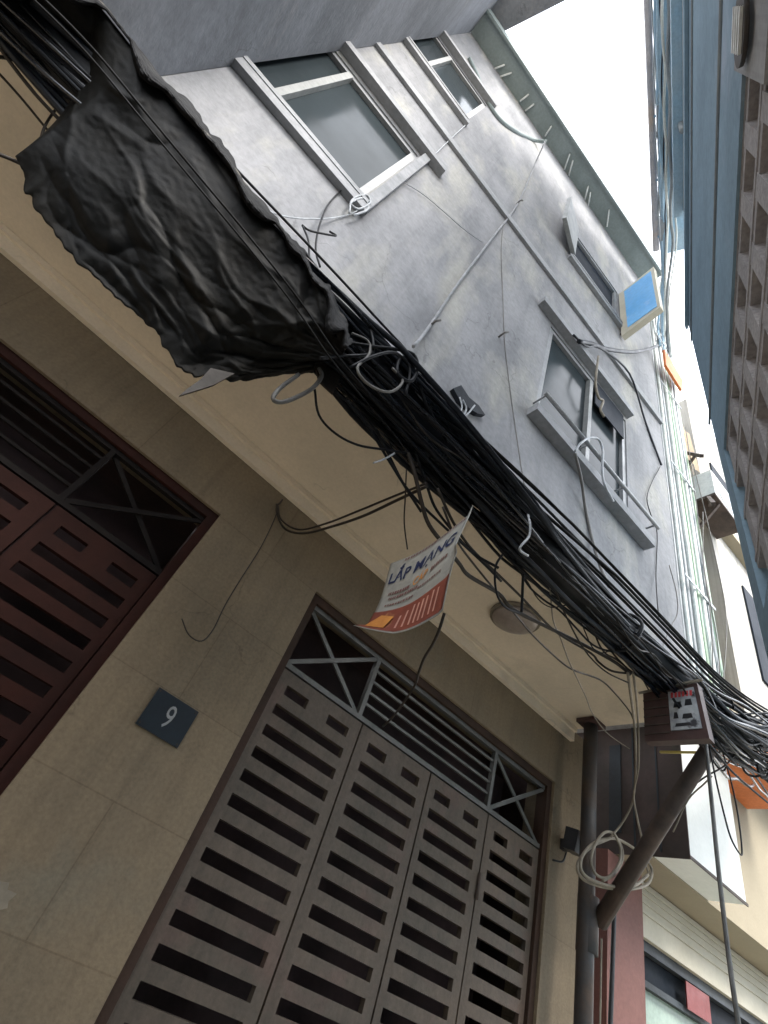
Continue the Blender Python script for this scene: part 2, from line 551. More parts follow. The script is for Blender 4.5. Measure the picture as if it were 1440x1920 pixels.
# stepped moulding beside the first window
m_ = MB()
m_.box(-.31, -.25, YF - .04, YF - .003, 3.0, 4.47)
m_.build('jamb_moulding', M['facade_trim'], f1)
f4 = window(W4, [1.95], (1.28, 2.70), (1.14, 2.52), dark=None, label='window with broad sill and cables crossing it', pr=.085)
m_ = MB()
m_.tube([(1.3, YF - .11, 3.13), (2.72, YF - .11, 3.13)], .015, 6, 0)
for x in (1.32, 1.8, 2.25, 2.68):
    m_.tube([(x, YF, 3.13), (x, YF - .11, 3.13)], .008, 5, 0)
m_.build('sill_rail', M['frame'], f4)
m_ = MB()
m_.box(2.0, 2.44, YF - .012, YF - .002, 4.05, 4.42)  # dark sheet stands in for the shaded gap of the open window
m_.build('dark_gap_sheet', M['pane_dark'], f4)
f2 = window(W2, [-.93], (-2.0, -.29), (-2.0, -.25), label='upper window with pale bottom edge', hood=True)
f3 = window(W3, [], (1.38, 2.46), (1.38, 2.46), dark=[0], label='small upper window with its white casement swung open', hood=False)
cs = MB()
cs.obox((1.42, 1.34, 6.42), (-.38, -.14, 0), (.02, -.04, 0), (0, 0, .9))
cs.build('open_casement', M['frame_white'], f3)
m_ = MB()
m_.box(1.40, 2.42, YF - .03, YF - .003, 6.33, 6.38)
m_.build('lower_rail', M['frame_white'], f3)


# gates --------------------------------------------------------------
def slat_leaf(x0, x1, s0, s1, zb, zt, m, parent, y=YW + .04):
    """a sheet steel leaf with rows of horizontal slots; s0..s1 is the slotted width"""
    lf = MB()
    yb = y + .03
    xm = (s0 + s1) / 2
    lf.box(x0, s0, y, yb, zb, zt)
    lf.box(s1, x1, y, yb, zb, zt)
    z = zt
    rows = []
    zr = .96
    while zr > zb + .15:
        rows.append(zr)
        zr -= .1005
    top = zt
    for k, zr in enumerate(rows):
        lo, hi = zr - .048, zr
        lf.box(s0, s1, y, yb, hi, top)
        short = (k % 12 == 0)
        if short:
            sw = (s1 - s0) * .30
            lf.box(s0 + sw + .02, s1 - sw - .02, y, yb, lo, hi)
            lf.box(s0, s0 + .012, y, yb, lo, hi)
            lf.box(s1 - .012, s1, y, yb, lo, hi)
        top = lo
    lf.box(s0, s1, y, yb, zb, top)
    return lf.build('leaf', m, parent)


def gate(op, mf, ml, label, dx=0.0, mg='grille'):
    x0, x1, z0, z1 = op
    y = YW + .04
    fr = MB()
    fr.box(x0, x0 + .045, y - .02, y + .06, z0, z1)
    fr.box(x1 - .045, x1, y - .02, y + .06, z0, z1)
    fr.box(x0 + .045, x1 - .045, y - .02, y + .06, z1 - .045, z1)
    g_ = fr.build('gate', M[mf], house)
    g_['label'] = label
    d = x0 - .88
    for a, b_, s0, s1 in ((.93, 1.462, .975, 1.41), (1.472, 1.994, 1.53, 1.94), (2.004, 2.496, 2.045, 2.44), (2.506, 2.99, 2.56, 2.95)):
        slat_leaf(a + d, b_ + d, s0 + d, s1 + d, z0 + .02, 1.02, M[ml], g_)
    tr = MB()
    w_ = .022
    ya = y + .01
    tr.box(x0 + .045, x1 - .045, y, y + .03, 1.03, 1.055)
    tr.box(x0 + .045, x1 - .045, y, y + .03, z1 - .07, z1 - .046)
    zl, zh = 1.055, z1 - .07
    for a in (1.42, 2.48):
        tr.box(a + d, a + d + .025, y, y + .03, zl, zh)
    for (a, b_) in ((.93, 1.42), (2.505, 2.99)):
        tr.bar((a + d, ya, zl), (b_ + d, ya, zh), w_, .012, (0, 1, 0))
        tr.bar((a + d, ya + .015, zh), (b_ + d, ya + .015, zl), w_, .012, (0, 1, 0))
    for k in range(4):
        zz = zl + (zh - zl) * (k + 1) / 5
        tr.box(1.445 + d, 2.48 + d, ya, ya + .014, zz, zz + .014)
    tr.build('transom_grille', M[mg], g_)
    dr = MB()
    dr.box(x0 + .045, x1 - .045, y + .35, y + .4, z0, z1)  # dark sheet stands in for the unlit room behind the slots
    dr.build('shade_backing', M['inside'], g_)
    # hinges on the leaves
    for zz in (.6, -.6):
        h_ = MB()
        h_.tube([(2.5 + d, y - .008, zz), (2.5 + d, y - .008, zz + .12)], .011, 6, 0)
        h_.build('hinge', M['strut'], g_)
    return g_


gate(GA, 'gate_frame', 'gate', 'grey brown slatted steel gate with crossed bars in the transom')
M['grille_dark'] = mat('grille_dark', (.016, .013, .012), (.012, .010, .01), .7, 8, spec=.1)
gate(GB, 'gate_red', 'gate_red', 'dark red slatted steel gate at the left', mg='grille_dark')
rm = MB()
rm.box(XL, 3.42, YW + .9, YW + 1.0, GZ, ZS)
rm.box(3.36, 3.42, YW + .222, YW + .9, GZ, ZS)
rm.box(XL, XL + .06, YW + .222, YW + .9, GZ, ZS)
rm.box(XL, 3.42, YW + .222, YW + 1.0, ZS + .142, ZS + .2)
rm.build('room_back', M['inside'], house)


# text ---------------------------------------------------------------
def text_faces(txt, shear=0.0, bold=0.0):
    cu = bpy.data.curves.new('t', 'FONT')
    cu.body = txt
    cu.size = 1
    cu.shear = shear
    cu.offset = bold
    cu.resolution_u = 3
    o = bpy.data.objects.new('t', cu)
    COL.objects.link(o)
    bpy.context.view_layer.update()
    me = bpy.data.meshes.new_from_object(o.evaluated_get(bpy.context.evaluated_depsgraph_get()))
    V = [(v.co.x, v.co.y) for v in me.vertices]
    Fc = [tuple(p.vertices) for p in me.polygons]
    bpy.data.objects.remove(o)
    bpy.data.curves.remove(cu)
    bpy.data.meshes.remove(me)
    xa, xb = min(v[0] for v in V), max(v[0] for v in V)
    ya, yb = min(v[1] for v in V), max(v[1] for v in V)
    return [((x - xa) / (xb - xa), (y - ya) / (yb - ya)) for x, y in V], Fc


def write(mb, txt, fn, u0, u1, v0, v1, shear=0.0, bold=0.0):
    V, Fc = text_faces(txt, shear, bold)
    i = len(mb.v)
    mb.v += [Vector(fn(u0 + (u1 - u0) * a, v0 + (v1 - v0) * b_)) for a, b_ in V]
    for f_ in Fc:
        mb.f.append(tuple(i + k for k in f_))
        mb.sm.append(False)


# house number plate
np_ = thing('house_number_plate', 'small dark blue house number plate reading 9 on the tan wall beside the gate', 'number plate', (.562, YW, .48))
m_ = MB()
m_.box(.466, .658, YW - .010, YW - .001, .481, .632)
m_.build('plate', M['plate'], np_)
m_ = MB()
write(m_, '9', lambda u, v: (.466 + .192 * u, YW - .0115, .481 + .151 * v), .41, .60, .22, .80, 0, .0)
m_.build('numeral', M['digit'], np_)
for sx, sz in ((.476, .491), (.648, .491), (.476, .622), (.648, .622)):
    m_ = MB()
    m_.tube([(sx, YW - .009, sz), (sx, YW - .013, sz)], .0035, 8, 0)
    m_.build('screw', M['strut'], np_)

# soffit light
cl = thing('ceiling_light', 'round brownish ceiling light fixed to the beige soffit under the cable bundle', 'ceiling light', (1.93, 1.76, ZS))
m_ = MB()
m_.tube([(1.93, 1.76, ZS - .001), (1.93, 1.76, ZS - .019)], .15, 32, 0)
m_.build('base_ring', M['cable_t'], cl)
m_ = MB()
pts = [(1.93, 1.76, ZS - .0205), (1.93, 1.76, ZS - .035), (1.93, 1.76, ZS - .055), (1.93, 1.76, ZS - .065)]
rs = [1, .97, .75, .3]
m_.tube(pts, .135, 32, 0, rf=lambda t: rs[round(t * 3)])
m_.build('shade', M['ceramic'], cl)

# black floodlight by the gate
p0 = aty(1052, 1590, YW)
fl = thing('wall_lamp', 'small black box lamp on the tan wall at the top right of the gate', 'wall lamp', (p0.x, YW, p0.z))
m_ = MB()
m_.obox((p0.x - .05, YW - .13, p0.z - .03), (.11, 0, 0), (0, .09, .02), (0, -.02, .12))
m_.build('housing', M['black'], fl)
m_ = MB()
m_.box(p0.x - .015, p0.x + .025, YW - .04, YW - .001, p0.z - .01, p0.z + .05)
m_.tube([(p0.x, YW - .04, p0.z - .02), (p0.x - .02, YW - .03, p0.z - .08), (p0.x - .09, YW - .012, p0.z - .1)], .006, 6)
m_.build('bracket', M['black'], fl)

# ------------------------------------------------------------------ overhead wing of the next house
wing = thing('projecting_house', 'dark grey rendered side wall of the house jutting out overhead at the top left', 'house', (-3.5, .5, ZS))
m_ = MB()
m_.box(-6.0, -1.17, .78, YF - .004, ZS + .0, 9.499)
m_.build('side_wall', M['wing'], wing)
zs = 9.5
a_, b_ = atz(938, 62, zs), atz(1060, 0, zs)
e_ = b_ + (b_ - a_) * .9
poly = [Vector((-1.16, 1.349, zs)), a_, e_, Vector((-5.9, e_.y, zs)), Vector((-5.9, 1.349, zs))]
n = len(poly)
m_ = MB()
m_.v += poly + [p + Vector((0, 0, .16)) for p in poly]
m_.f += [tuple(range(n))[::-1], tuple(range(n, 2 * n))] + [(k, (k + 1) % n, n + (k + 1) % n, n + k) for k in range(n)]
m_.sm += [False] * (n + 2)
m_.build('roof_slab', M['wing'], wing)

# ------------------------------------------------------------------ building on the right
RA = Vector((.24, -.26, 4.0))
RU = Vector((.898, .437, 0))
RN = Vector((.437, -.898, 0))     # away from the alley


def rp(s_, z, d=0.0):
    return Vector((RA.x, RA.y, 0)) + RU * s_ + RN * d + Vector((0, 0, z))


rb = thing('alley_building', 'building tinted hazy blue close on the right with breeze block grilles and a flat roof edge', 'building', tuple(rp(0, GZ)))
SE = 1.72


def rbox(mb, s0, s1, z0, z1, d0, d1):
    return mb.hexa([rp(s0, z0, d0), rp(s1, z0, d0), rp(s1, z0, d1), rp(s0, z0, d1), rp(s0, z1, d0), rp(s1, z1, d0), rp(s1, z1, d1), rp(s0, z1, d1)])


m_ = MB()
rbox(m_, -9, SE, GZ, 1.36, 0, .2)
rbox(m_, -.5, SE, 2.30, 4.0, 0, .2)
rbox(m_, SE - .12, SE, 1.36, 2.30, 0, .2)
rbox(m_, -.5, -.45, 2.30, 3.88, .2003, 4.9)
rbox(m_, SE - .2, SE, GZ, 4.0, .2002, 5)
rbox(m_, -.5, SE - .2, 3.88, 4.0, .2002, 5)
m_.build('wall', M['hazy_blue_wall'], rb)
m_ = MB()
rbox(m_, -2, SE - .2, 1.2, 2.5, .35, .45)  # dark colour stands in for the shade inside the openings
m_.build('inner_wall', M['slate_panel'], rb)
m_ = MB()
rbox(m_, -.5, SE + .015, 3.94, 4.02, -.02, -.002)
m_.build('roof_edge', M['hazy_blue_wall'], rb)
m_ = MB()
# breeze block grille: staggered upright openings between solid webs
rows = [(1.36, 1.58), (1.595, 1.815), (1.83, 2.05), (2.065, 2.285)]
for i, (z0, z1) in enumerate(rows):
    rbox(m_, -1.6, SE - .12, z1, z1 + .015, .01, .11)
    sx = -1.6 + (0.1 if i % 2 else 0)
    rbox(m_, -1.6, -1.5, z0, z1, .01, .11)
    while sx < SE - .2:
        rbox(m_, sx, min(sx + .07, SE - .121), z0 + .0005, z1 - .0005, .012, .108)
        if sx + .2 < SE - .12:
            rbox(m_, sx + .07, sx + .2, z0 + .0005, z0 + .03, .014, .106)
            rbox(m_, sx + .07, sx + .2, z1 - .03, z1 - .0005, .014, .106)
        sx += .2
rbox(m_, -1.6, SE - .12, 2.2855, 2.2995, .01, .11)
m_.build('breeze_block_grille', M['breeze'], rb)
# narrow pipes running along the upper wall
for zz, r in ((2.55, .006), (3.45, .005)):
    m_ = MB()
    m_.tube([rp(-.5, zz, -.03), rp(SE - .1, zz, -.03)], r, 6, 0)
    m_.build('conduit', M['pipe_g'], rb)

# taller set-back building
tb = thing('tall_building', 'tall pale building rising behind the haze tinted roof edge at the upper right', 'building', tuple(rp(-2, 4.03, .6)))


def perp(s_, z, p):
    # p: distance from the eye line towards the right building
    return RU * s_ + RN * p + Vector((0, 0, z))


def pbox(mb, s0, s1, z0, z1, p0, p1):
    return mb.hexa([perp(s0, z0, p0), perp(s1, z0, p0), perp(s1, z0, p1), perp(s0, z0, p1), perp(s0, z1, p0), perp(s1, z1, p0), perp(s1, z1, p1), perp(s0, z1, p1)])


m_ = MB()
pbox(m_, -.6, 2.05, 4.02, 9.0, .60, 4)
m_.build('wall', M['upper_white'], tb)
m_ = MB()
pbox(m_, -.6, 2.95, 9.0, 9.16, .45, 4)
m_.build('roof_slab', M['roof_blue'], tb)
m_ = MB()
pbox(m_, -.6, 2.1, 7.6, 7.66, .50, .598)
m_.build('ledge', M['roof_blue'], tb)
m_ = MB()
m_.tube([perp(-.6, 9.1, .36), perp(2.9, 9.1, .36)], .045, 8, 0)
m_.build('gutter', M['gutter'], tb)
for sx in (-.4, .75, 1.2, 1.95, 2.7):
    m_ = MB()
    m_.bar(perp(sx, 9.08, .36), perp(sx, 9.08, .5), .03)
    m_.build('gutter_bracket', M['roof_blue'], tb)
for (s0, s1, z0, z1) in ((.35, .62, 7.75, 8.4), (1.3, 1.7, 7.75, 8.5)):
    m_ = MB()
    pbox(m_, s0, s1, z0, z1, .575, .599)
    m_.build('window', M['pane_dark'], tb)
m_ = MB()
m_.tube([perp(1.0, 8.95, .58), perp(1.15, 8.5, .55), perp(1.1, 8.0, .57), perp(1.2, 7.4, .58)], .03, 6)
m_.build('downpipe', M['pipe_g'], tb)

for i, (zz, pp, rr, mk) in enumerate(((8.92, .43, .02, 'pipe_w'), (8.85, .415, .012, 'pipe_g'), (8.78, .425, .022, 'roof_blue'), (9.0, .405, .015, 'pipe_g'), (8.6, .44, .03, 'roof_blue'),
                                          (8.3, .47, .02, 'pipe_w'), (8.45, .46, .012, 'cable_b'), (8.0, .50, .025, 'pipe_g'), (7.7, .52, .014, 'pipe_w'))):
    m_ = MB()
    m_.tube([perp(-.6 + .26 * k, zz + .03 * math.sin(k * 1.3 + i), pp + .012 * math.sin(k * 2.1 + i * 2)) for k in range(13)] + [Vector((3.0, 1.0, zz - .2)), Vector((3.28 + .05 * i, 1.30, 8.3 - .1 * i)), Vector((3.28 + .05 * i, 1.31, 7.6 - .1 * i))], rr * .8, 6, 3)
    m_.build('cable', M[mk], tb)
for (s_, z_) in ((1.05, 8.7), (2.35, 8.6)):
    m_ = MB()
    pbox(m_, s_, s_ + .28, z_, z_ + .22, .40, .46)
    m_.build('junction_box', M['pipe_g'], tb)

# air conditioner high on the right wall
ac0 = rp(.02, 2.1, -.04)
# (round dark grille seen at the upper right corner)
ac = thing('air_vent', 'round dark vent cover with pale louvres on a white plate at the top right corner', 'vent', tuple(rp(.05, 1.95, 0)))
m_ = MB()
rbox(m_, -.25, .16, 1.85, 2.31, -.02, .009)
m_.build('plate', M['side_wall'], ac)
m_ = MB()
cc = rp(.05, 2.10, 0)
m_.tube([rp(.05, 2.10, -.0305), rp(.05, 2.10, -.042)], .085, 24, 0)
m_.build('cover', M['pole'], ac)
for k in range(4):
    m_ = MB()
    zz = 2.05 + k * .035
    m_.bar(rp(.0, zz, -.046), rp(.1, zz, -.046), .008)
    m_.build('louvre', M['steel'], ac)

ob = thing('side_light_blocker', 'added unseen block across the alley that holds back low light', 'house', (6, -1.5, GZ))
m_ = MB()
m_.hexa([(5, -3.2, GZ), (11, -1.4, GZ), (12, -5, GZ), (6, -7, GZ), (5, -3.2, 4), (11, -1.4, 4), (12, -5, 4), (6, -7, 4)])  # block added out of view to hold back low light from the right
m_.build('wall', M['hazy_blue_wall'], ob)
bh = thing('rear_light_blocker', 'added unseen block behind the viewer that keeps light out of the alley', 'house', (-9, 0, GZ))
m_ = MB()
m_.box(-9.5, -8.02, -4, 3.5, GZ, 7)  # added behind the eye, out of view, to darken the alley
m_.build('wall', M['side_wall'], bh)

# ------------------------------------------------------------------ neighbour house with the shutter
nh = thing('shop_house', 'cream neighbouring shop house with red pillar, shutter box and pale glass at the lower right', 'house', (5, 2.4, GZ))
m_ = MB()
m_.box(3.58, 4.0, 2.14, 2.5, GZ, 1.262)
m_.build('pillar', M['red_pillar'], nh)
m_ = MB()
m_.box(4.002, 10, 2.2, 2.5, .94, 1.262)
for zz in (1.22, 1.18, 1.13, 1.07):
    m_.box(4.002, 10, 2.188, 2.199, zz, zz + .018)
m_.build('shutter_box', M['shutter'], nh)
m_ = MB()
m_.box(4.002, 10, 2.24, 2.30, .88, .9395)
m_.box(4.002, 10, 2.26, 2.30, .70, .735)
m_.box(4.002, 4.05, 2.24, 2.30, GZ, .88)
m_.box(7, 7.05, 2.24, 2.30, GZ, .88)
m_.build('glass_frame', M['slate_panel'], nh)
m_ = MB()
m_.box(4.05, 10, 2.31, 2.32, .735, .88)
m_.build('fanlight', M['pane_dark'], nh)
m_ = MB()
m_.box(4.05, 10, 2.31, 2.32, GZ, .70)
m_.build('shop_window', M['shop_glass'], nh)
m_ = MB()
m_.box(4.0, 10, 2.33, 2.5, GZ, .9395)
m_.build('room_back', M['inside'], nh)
m_ = MB()
m_.box(4.72, 5.05, 2.232, 2.239, .72, .87)
m_.build('sticker', M['sticker'], nh)
m_ = MB()
m_.box(3.69, 10, 1.9, 2.5, 1.27, 6.2)
m_.build('upper_wall', M['cream'], nh)
m_ = MB()
m_.box(3.682, 3.689, 1.66, 2.5, 1.272, 2.4)
m_.build('side_panel', M['dark_panel'], nh)
for y_ in (1.83, 2.0):
    m_ = MB()
    m_.box(3.676, 3.6815, y_, y_ + .012, 1.30, 2.3)
    m_.build('panel_seam', M['slate_panel'], nh)
m_ = MB()
m_.box(3.674, 3.6815, 2.10, 2.19, 1.4, 2.02)
m_.build('dark_shaft', M['slate_panel'], nh)
m_ = MB()
m_.box(3.69, 4.42, 1.66, 1.8995, 1.28, 2.25)
m_.build('box_front', M['white'], nh)
m_ = MB()
m_.box(3.67, 4.43, 1.652, 1.659, 1.272, 1.29)
m_.build('box_trim', M['strut'], nh)

# side column between the two houses, carrying the conduits
sc = thing('side_pier', 'grey stained pier at the end of the facade behind the vertical conduits', 'pier', (3.45, 1.9, 2.2))
m_ = MB()
m_.box(3.204, 3.70, 1.40, 2.6, 2.15, 9.6)
m_.build('pier_wall', M['side_wall'], sc)
for i, (x, y, r, mk, z1) in enumerate(((3.26, 1.375, .016, 'pipe_g', 8.9), (3.31, 1.36, .02, 'pipe_w', 8.6), (3.37, 1.36, .022, 'pipe_g', 8.3), (3.43, 1.34, .024, 'pipe_w', 8.5),
                                       (3.50, 1.34, .02, 'pipe_gr', 8.3), (3.56, 1.33, .024, 'pipe_w', 8.2), (3.63, 1.33, .022, 'pipe_g', 8.1), (3.69, 1.33, .02, 'pipe_gr', 8.1))):
    m_ = MB()
    m_.tube([(x + random.uniform(-.008, .008), y, 2.0 + k * (z1 - 2.0) / 9) for k in range(10)], r, 7, 3)
    names = {'pipe_w': 'white', 'pipe_g': 'grey', 'pipe_gr': 'green'}
    o = m_.build('conduit', M[mk], sc)
for zz in (3.1, 4.6, 6.2, 7.6):
    m_ = MB()
    m_.box(3.23, 3.72, 1.30, 1.304, zz, zz + .03)
    m_.build('strap', M['pipe_g'], sc)

# ------------------------------------------------------------------ far houses in the light
fh = thing('far_house', 'sunlit white house front further down the alley behind the conduits', 'house', (7, 2.5, GZ))
m_ = MB()
m_.box(4.6, 12, 1.52, 3.5, 2.62, 7.9)
m_.build('front_wall', M['far_white'], fh)
for (x0, x1, z0, z1) in ((5.2, 6.0, 3.4, 4.6), (6.6, 7.4, 3.4, 4.6), (5.0, 5.6, 5.9, 6.7)):
    m_ = MB()
    m_.box(x0, x1, 1.50, 1.519, z0, z1)
    f_ = m_.build('window', M['pane_dark'], fh)
m_ = MB()
m_.box(4.55, 12, 1.40, 1.519, 5.1, 5.2)
m_.build('ledge', M['cream'], fh)
m_ = MB()
for k in range(9):
    t0, t1 = k / 9, (k + 1) / 9
    def cv(t):
        return Vector((4.0 + 1.6 * t, 1.50, 2.55 + .55 * t ** 2.2))
    p, q = cv(t0), cv(t1)
    m_.hexa([p, q, q + Vector((0, .5, 0)), p + Vector((0, .5, 0)), p + Vector((0, 0, .06)), q + Vector((0, 0, .06)), q + Vector((0, .5, .06)), p + Vector((0, .5, .06))])
m_.build('curved_canopy', M['cream'], fh)
oa = MB()
for k in range(14):
    x0 = 3.98 + k * .1
    oa.hexa([(x0, 1.46, 2.30 + k * .02), (x0 + .09, 1.46, 2.30 + k * .02), (x0 + .09, 1.9, 2.6 + k * .02), (x0, 1.9, 2.6 + k * .02),
             (x0, 1.46, 2.33 + k * .02), (x0 + .09, 1.46, 2.33 + k * .02), (x0 + .09, 1.9, 2.63 + k * .02), (x0, 1.9, 2.63 + k * .02)])
oa.box(3.98, 5.37, 1.47, 1.9, 2.285, 2.2995)
solid('awning', oa, M['orange'], 'ribbed orange awning sloping under the curved cream canopy at the right edge', 'awning')
q = [aty(1246, 655, 1.22), aty(1249, 684, 1.22), aty(1279, 732, 1.22), aty(1280, 712, 1.22)]
m_ = MB()
m_.hexa(q + [p + Vector((0, .03, 0)) for p in q])
solid('hanging_sign', m_, M['orange'], 'narrow slanting orange sign board beside the upper end of the conduits', 'sign')

acu = thing('air_conditioner', 'pale box of an air conditioner hung on the sunlit wall right of the conduits', 'air conditioner', tuple(aty(1318, 960, 1.5)))
pa = aty(1318, 955, 1.5)
m_ = MB()
m_.box(pa.x - .3, pa.x + .25, 1.25, 1.50, pa.z - .2, pa.z + .25)
m_.build('casing', M['upper_white'], acu)
m_ = MB()
m_.box(pa.x - .34, pa.x + .28, 1.24, 1.51, pa.z - .24, pa.z - .201)
m_.bar((pa.x - .2, 1.27, pa.z - .24), (pa.x - .2, 1.51, pa.z - .5), .03)
m_.build('bracket', M['strut'], acu)
m_ = MB()
m_.tube([(pa.x - .03, 1.249, pa.z + .02), (pa.x - .03, 1.243, pa.z + .02)], .17, 20, 0)
m_.build('fan_grille', M['pipe_g'], acu)
pt = aty(1282, 810, 1.4)
yt = MB()
for k in range(6):
    yt.face((pt.x - .25 + k * .09, 1.40 + .03 * (k % 2), pt.z - .5), (pt.x - .16 + k * .09, 1.43 - .03 * (k % 2), pt.z - .5),
            (pt.x - .16 + k * .09, 1.46 - .02 * (k % 2), pt.z + .35), (pt.x - .25 + k * .09, 1.44 + .02 * (k % 2), pt.z + .35))
    yt.face((pt.x - .25 + k * .09, 1.47, pt.z - .5), (pt.x - .25 + k * .09, 1.47, pt.z + .35),
            (pt.x - .16 + k * .09, 1.47, pt.z + .35), (pt.x - .16 + k * .09, 1.47, pt.z - .5))
solid('awning', yt, M['yellow_cloth'], 'ochre cloth awning hanging folded on the sunlit wall right of the conduits', 'awning')
for (xa, ya, xb, yb, lab) in ((1283, 848, 1316, 855, 'dark upper iron bracket on the sunlit wall beside the conduits'), (1322, 925, 1338, 945, 'dark lower iron bracket on the sunlit wall above the air conditioner')):
    br_ = MB()
    p_, q_ = aty(xa, ya, 1.48), aty(xb, yb, 1.12)
    br_.bar(p_, q_, .035)
    br_.bar(p_ - Vector((0, 0, .3)), p_.lerp(q_, .7), .025)
    solid('iron_bracket', br_, M['strut'], lab, 'bracket', 'iron brackets on the sunlit wall')

# blue projecting sign
bs = thing('projecting_sign', 'blue sign with a cream frame jutting out high at the end of the grey facade', 'sign', (2.9, 1.35, 7.3))
TL, TR, BR, BL = [Vector(v) for v in ((2.9, 1.665, 8.83), (2.9, 1.068, 8.97), (2.9, 1.059, 7.41), (2.9, 1.593, 7.27))]
sx_ = (BL - Vector((2.9, 1.33, 7.33))).length
TL = Vector((2.85, 1.345, 8.0))
k_ = .92
# scaled towards the eye so that its inner edge meets the facade
TLs, TRs, BRs, BLs = [v * .83 for v in (Vector((2.9, 1.62, 8.83)), Vector((2.9, 1.068, 8.97)), Vector((2.9, 1.059, 7.41)), Vector((2.9, 1.593, 7.27)))]
m_ = MB()
m_.hexa([BLs, BRs, BRs + Vector((.07, 0, 0)), BLs + Vector((.07, 0, 0)), TLs, TRs, TRs + Vector((.07, 0, 0)), TLs + Vector((.07, 0, 0))])
m_.build('sign_frame', M['shutter'], bs)


def bl(u, v, off=0):
    a = BLs.lerp(BRs, u)
    b__ = TLs.lerp(TRs, u)
    p = a.lerp(b__, v)
    return p - Vector((off, 0, 0))


m_ = MB()
m_.hexa([bl(.18, .07, .006), bl(.93, .05, .006), bl(.93, .05, .001), bl(.18, .07, .001), bl(.16, .95, .006), bl(.92, .93, .006), bl(.92, .93, .001), bl(.16, .95, .001)])
m_.build('sign_face', M['blue_sign'], bs)
m_ = MB()
m_.tube([bl(0, .1, -.03), bl(0, .1, -.03) + Vector((0, .12, 0))], .015, 6, 0)
m_.tube([bl(0, .9, -.03), bl(0, .9, -.03) + Vector((0, .12, 0))], .015, 6, 0)
m_.build('arm', M['strut'], bs)

# ------------------------------------------------------------------ brown sign box hanging at the corner
nb0 = len(bpy.data.objects)
bx = thing('sign_box', 'brown sign box with a weathered white face and red lettering hanging under the cable bundle', 'sign', (0, 0, 0))
m_ = MB()
m_.hexa([(2.95, 1.53, 1.63), (2.95, 1.17, 1.62), (3.12, 1.17, 1.62), (3.12, 1.53, 1.63), (2.95, 1.53, 1.95), (2.95, 1.20, 1.97), (3.12, 1.20, 1.97), (3.12, 1.53, 1.95)])
m_.build('box', M['brown_box'], bx)
m_ = MB()
m_.hexa([(2.942, 1.37, 1.68), (2.942, 1.20, 1.68), (2.949, 1.20, 1.68), (2.949, 1.37, 1.68), (2.942, 1.37, 1.93), (2.942, 1.22, 1.94), (2.949, 1.22, 1.94), (2.949, 1.37, 1.93)])
m_.build('sign_face', M['board'], bx)
m_ = MB()
for k in range(6):
    y_ = 1.355 - k * .022
    m_.face((2.9405, y_, 1.885), (2.9405, y_ - .014, 1.885), (2.9405, y_ - .016, 1.92), (2.9405, y_ - .002, 1.92))
m_.build('red_lettering', M['ink_red'], bx)
m_ = MB()
for (ya, za, w_, h_) in ((1.345, 1.82, .05, .035), (1.28, 1.825, .045, .04), (1.35, 1.75, .03, .04), (1.30, 1.745, .06, .03), (1.345, 1.70, .09, .02)):
    m_ = MB()
    m_.face((2.9405, ya, za), (2.9405, ya - w_, za), (2.9405, ya - w_ + .006, za + h_), (2.9405, ya - .008, za + h_))
    m_.build('black_letter', M['black'], bx)
m_ = MB()
m_.bar((2.935, 1.55, 1.945), (2.935, 1.16, 1.975), .012)
m_.build('top_rim', M['cable_t'], bx)
for k in range(5):
    m_ = MB()
    m_.box(2.944, 2.9495, 1.38, 1.53, 1.67 + k * .055, 1.678 + k * .055)
    m_.build('slat', M['strut'], bx)

# brought in front of the bundle at its true size
for o_ in bx.children:
    for v_ in o_.data.vertices:
        v_.co.x = 2.95 + (v_.co.x - 2.95) * (.35 if v_.co.x > 2.95 else 1)
        v_.co *= .80
    for v_ in o_.data.vertices:
        v_.co -= Vector((2.38, 1.08, 1.3))
bx.location = (2.38, 1.08, 1.3)

# ------------------------------------------------------------------ pole with strut
up_ = thing('utility_pole', 'black steel pole with a slanting rusty strut carrying the cable bundle', 'pole', (3.12, 2.02, GZ))
m_ = MB()
m_.tube([(3.16, 2.0, GZ), (3.13, 2.0, 1.0), (3.12, 2.0, ZS - .005)], .046, 14, 0)
m_.build('post', M['pole'], up_)
S0, S1 = Vector((3.2, 1.96, .76)), aty(1328, 1405, 1.12)
m_ = MB()
m_.tube([S0, S0.lerp(S1, .5), S1], .044, 12, 0, rf=lambda t: 1.05 - .2 * t)
m_.build('strut', M['strut'], up_)
m_ = MB()
m_.tube([(3.15, 2.0, .60), (3.15, 2.0, .86)], .058, 14, 0)
m_.build('collar', M['pole'], up_)
m_ = MB()
m_.box(3.05, 3.19, 1.93, 2.07, ZS - .03, ZS - .004)
m_.build('top_bracket', M['brown_box'], up_)

# ------------------------------------------------------------------ cable bundle
cb = thing('cable_bundle', 'thick sagging bundle of black telephone and power cables running the length of the alley', 'cable bundle', (0, 1.1, 1.62))


def spine(x):
    z = 1.605 + .012 * x
    y = 1.10
    if x > 2.7:
        z += .20 * ((x - 2.7) / .9) ** 1.5
    return Vector((x, y, z))


def brad(x):
    return .102 + .02 * math.sin(x * 1.7 + 1) + (.012 if 0.2 < x < 1.2 else 0)


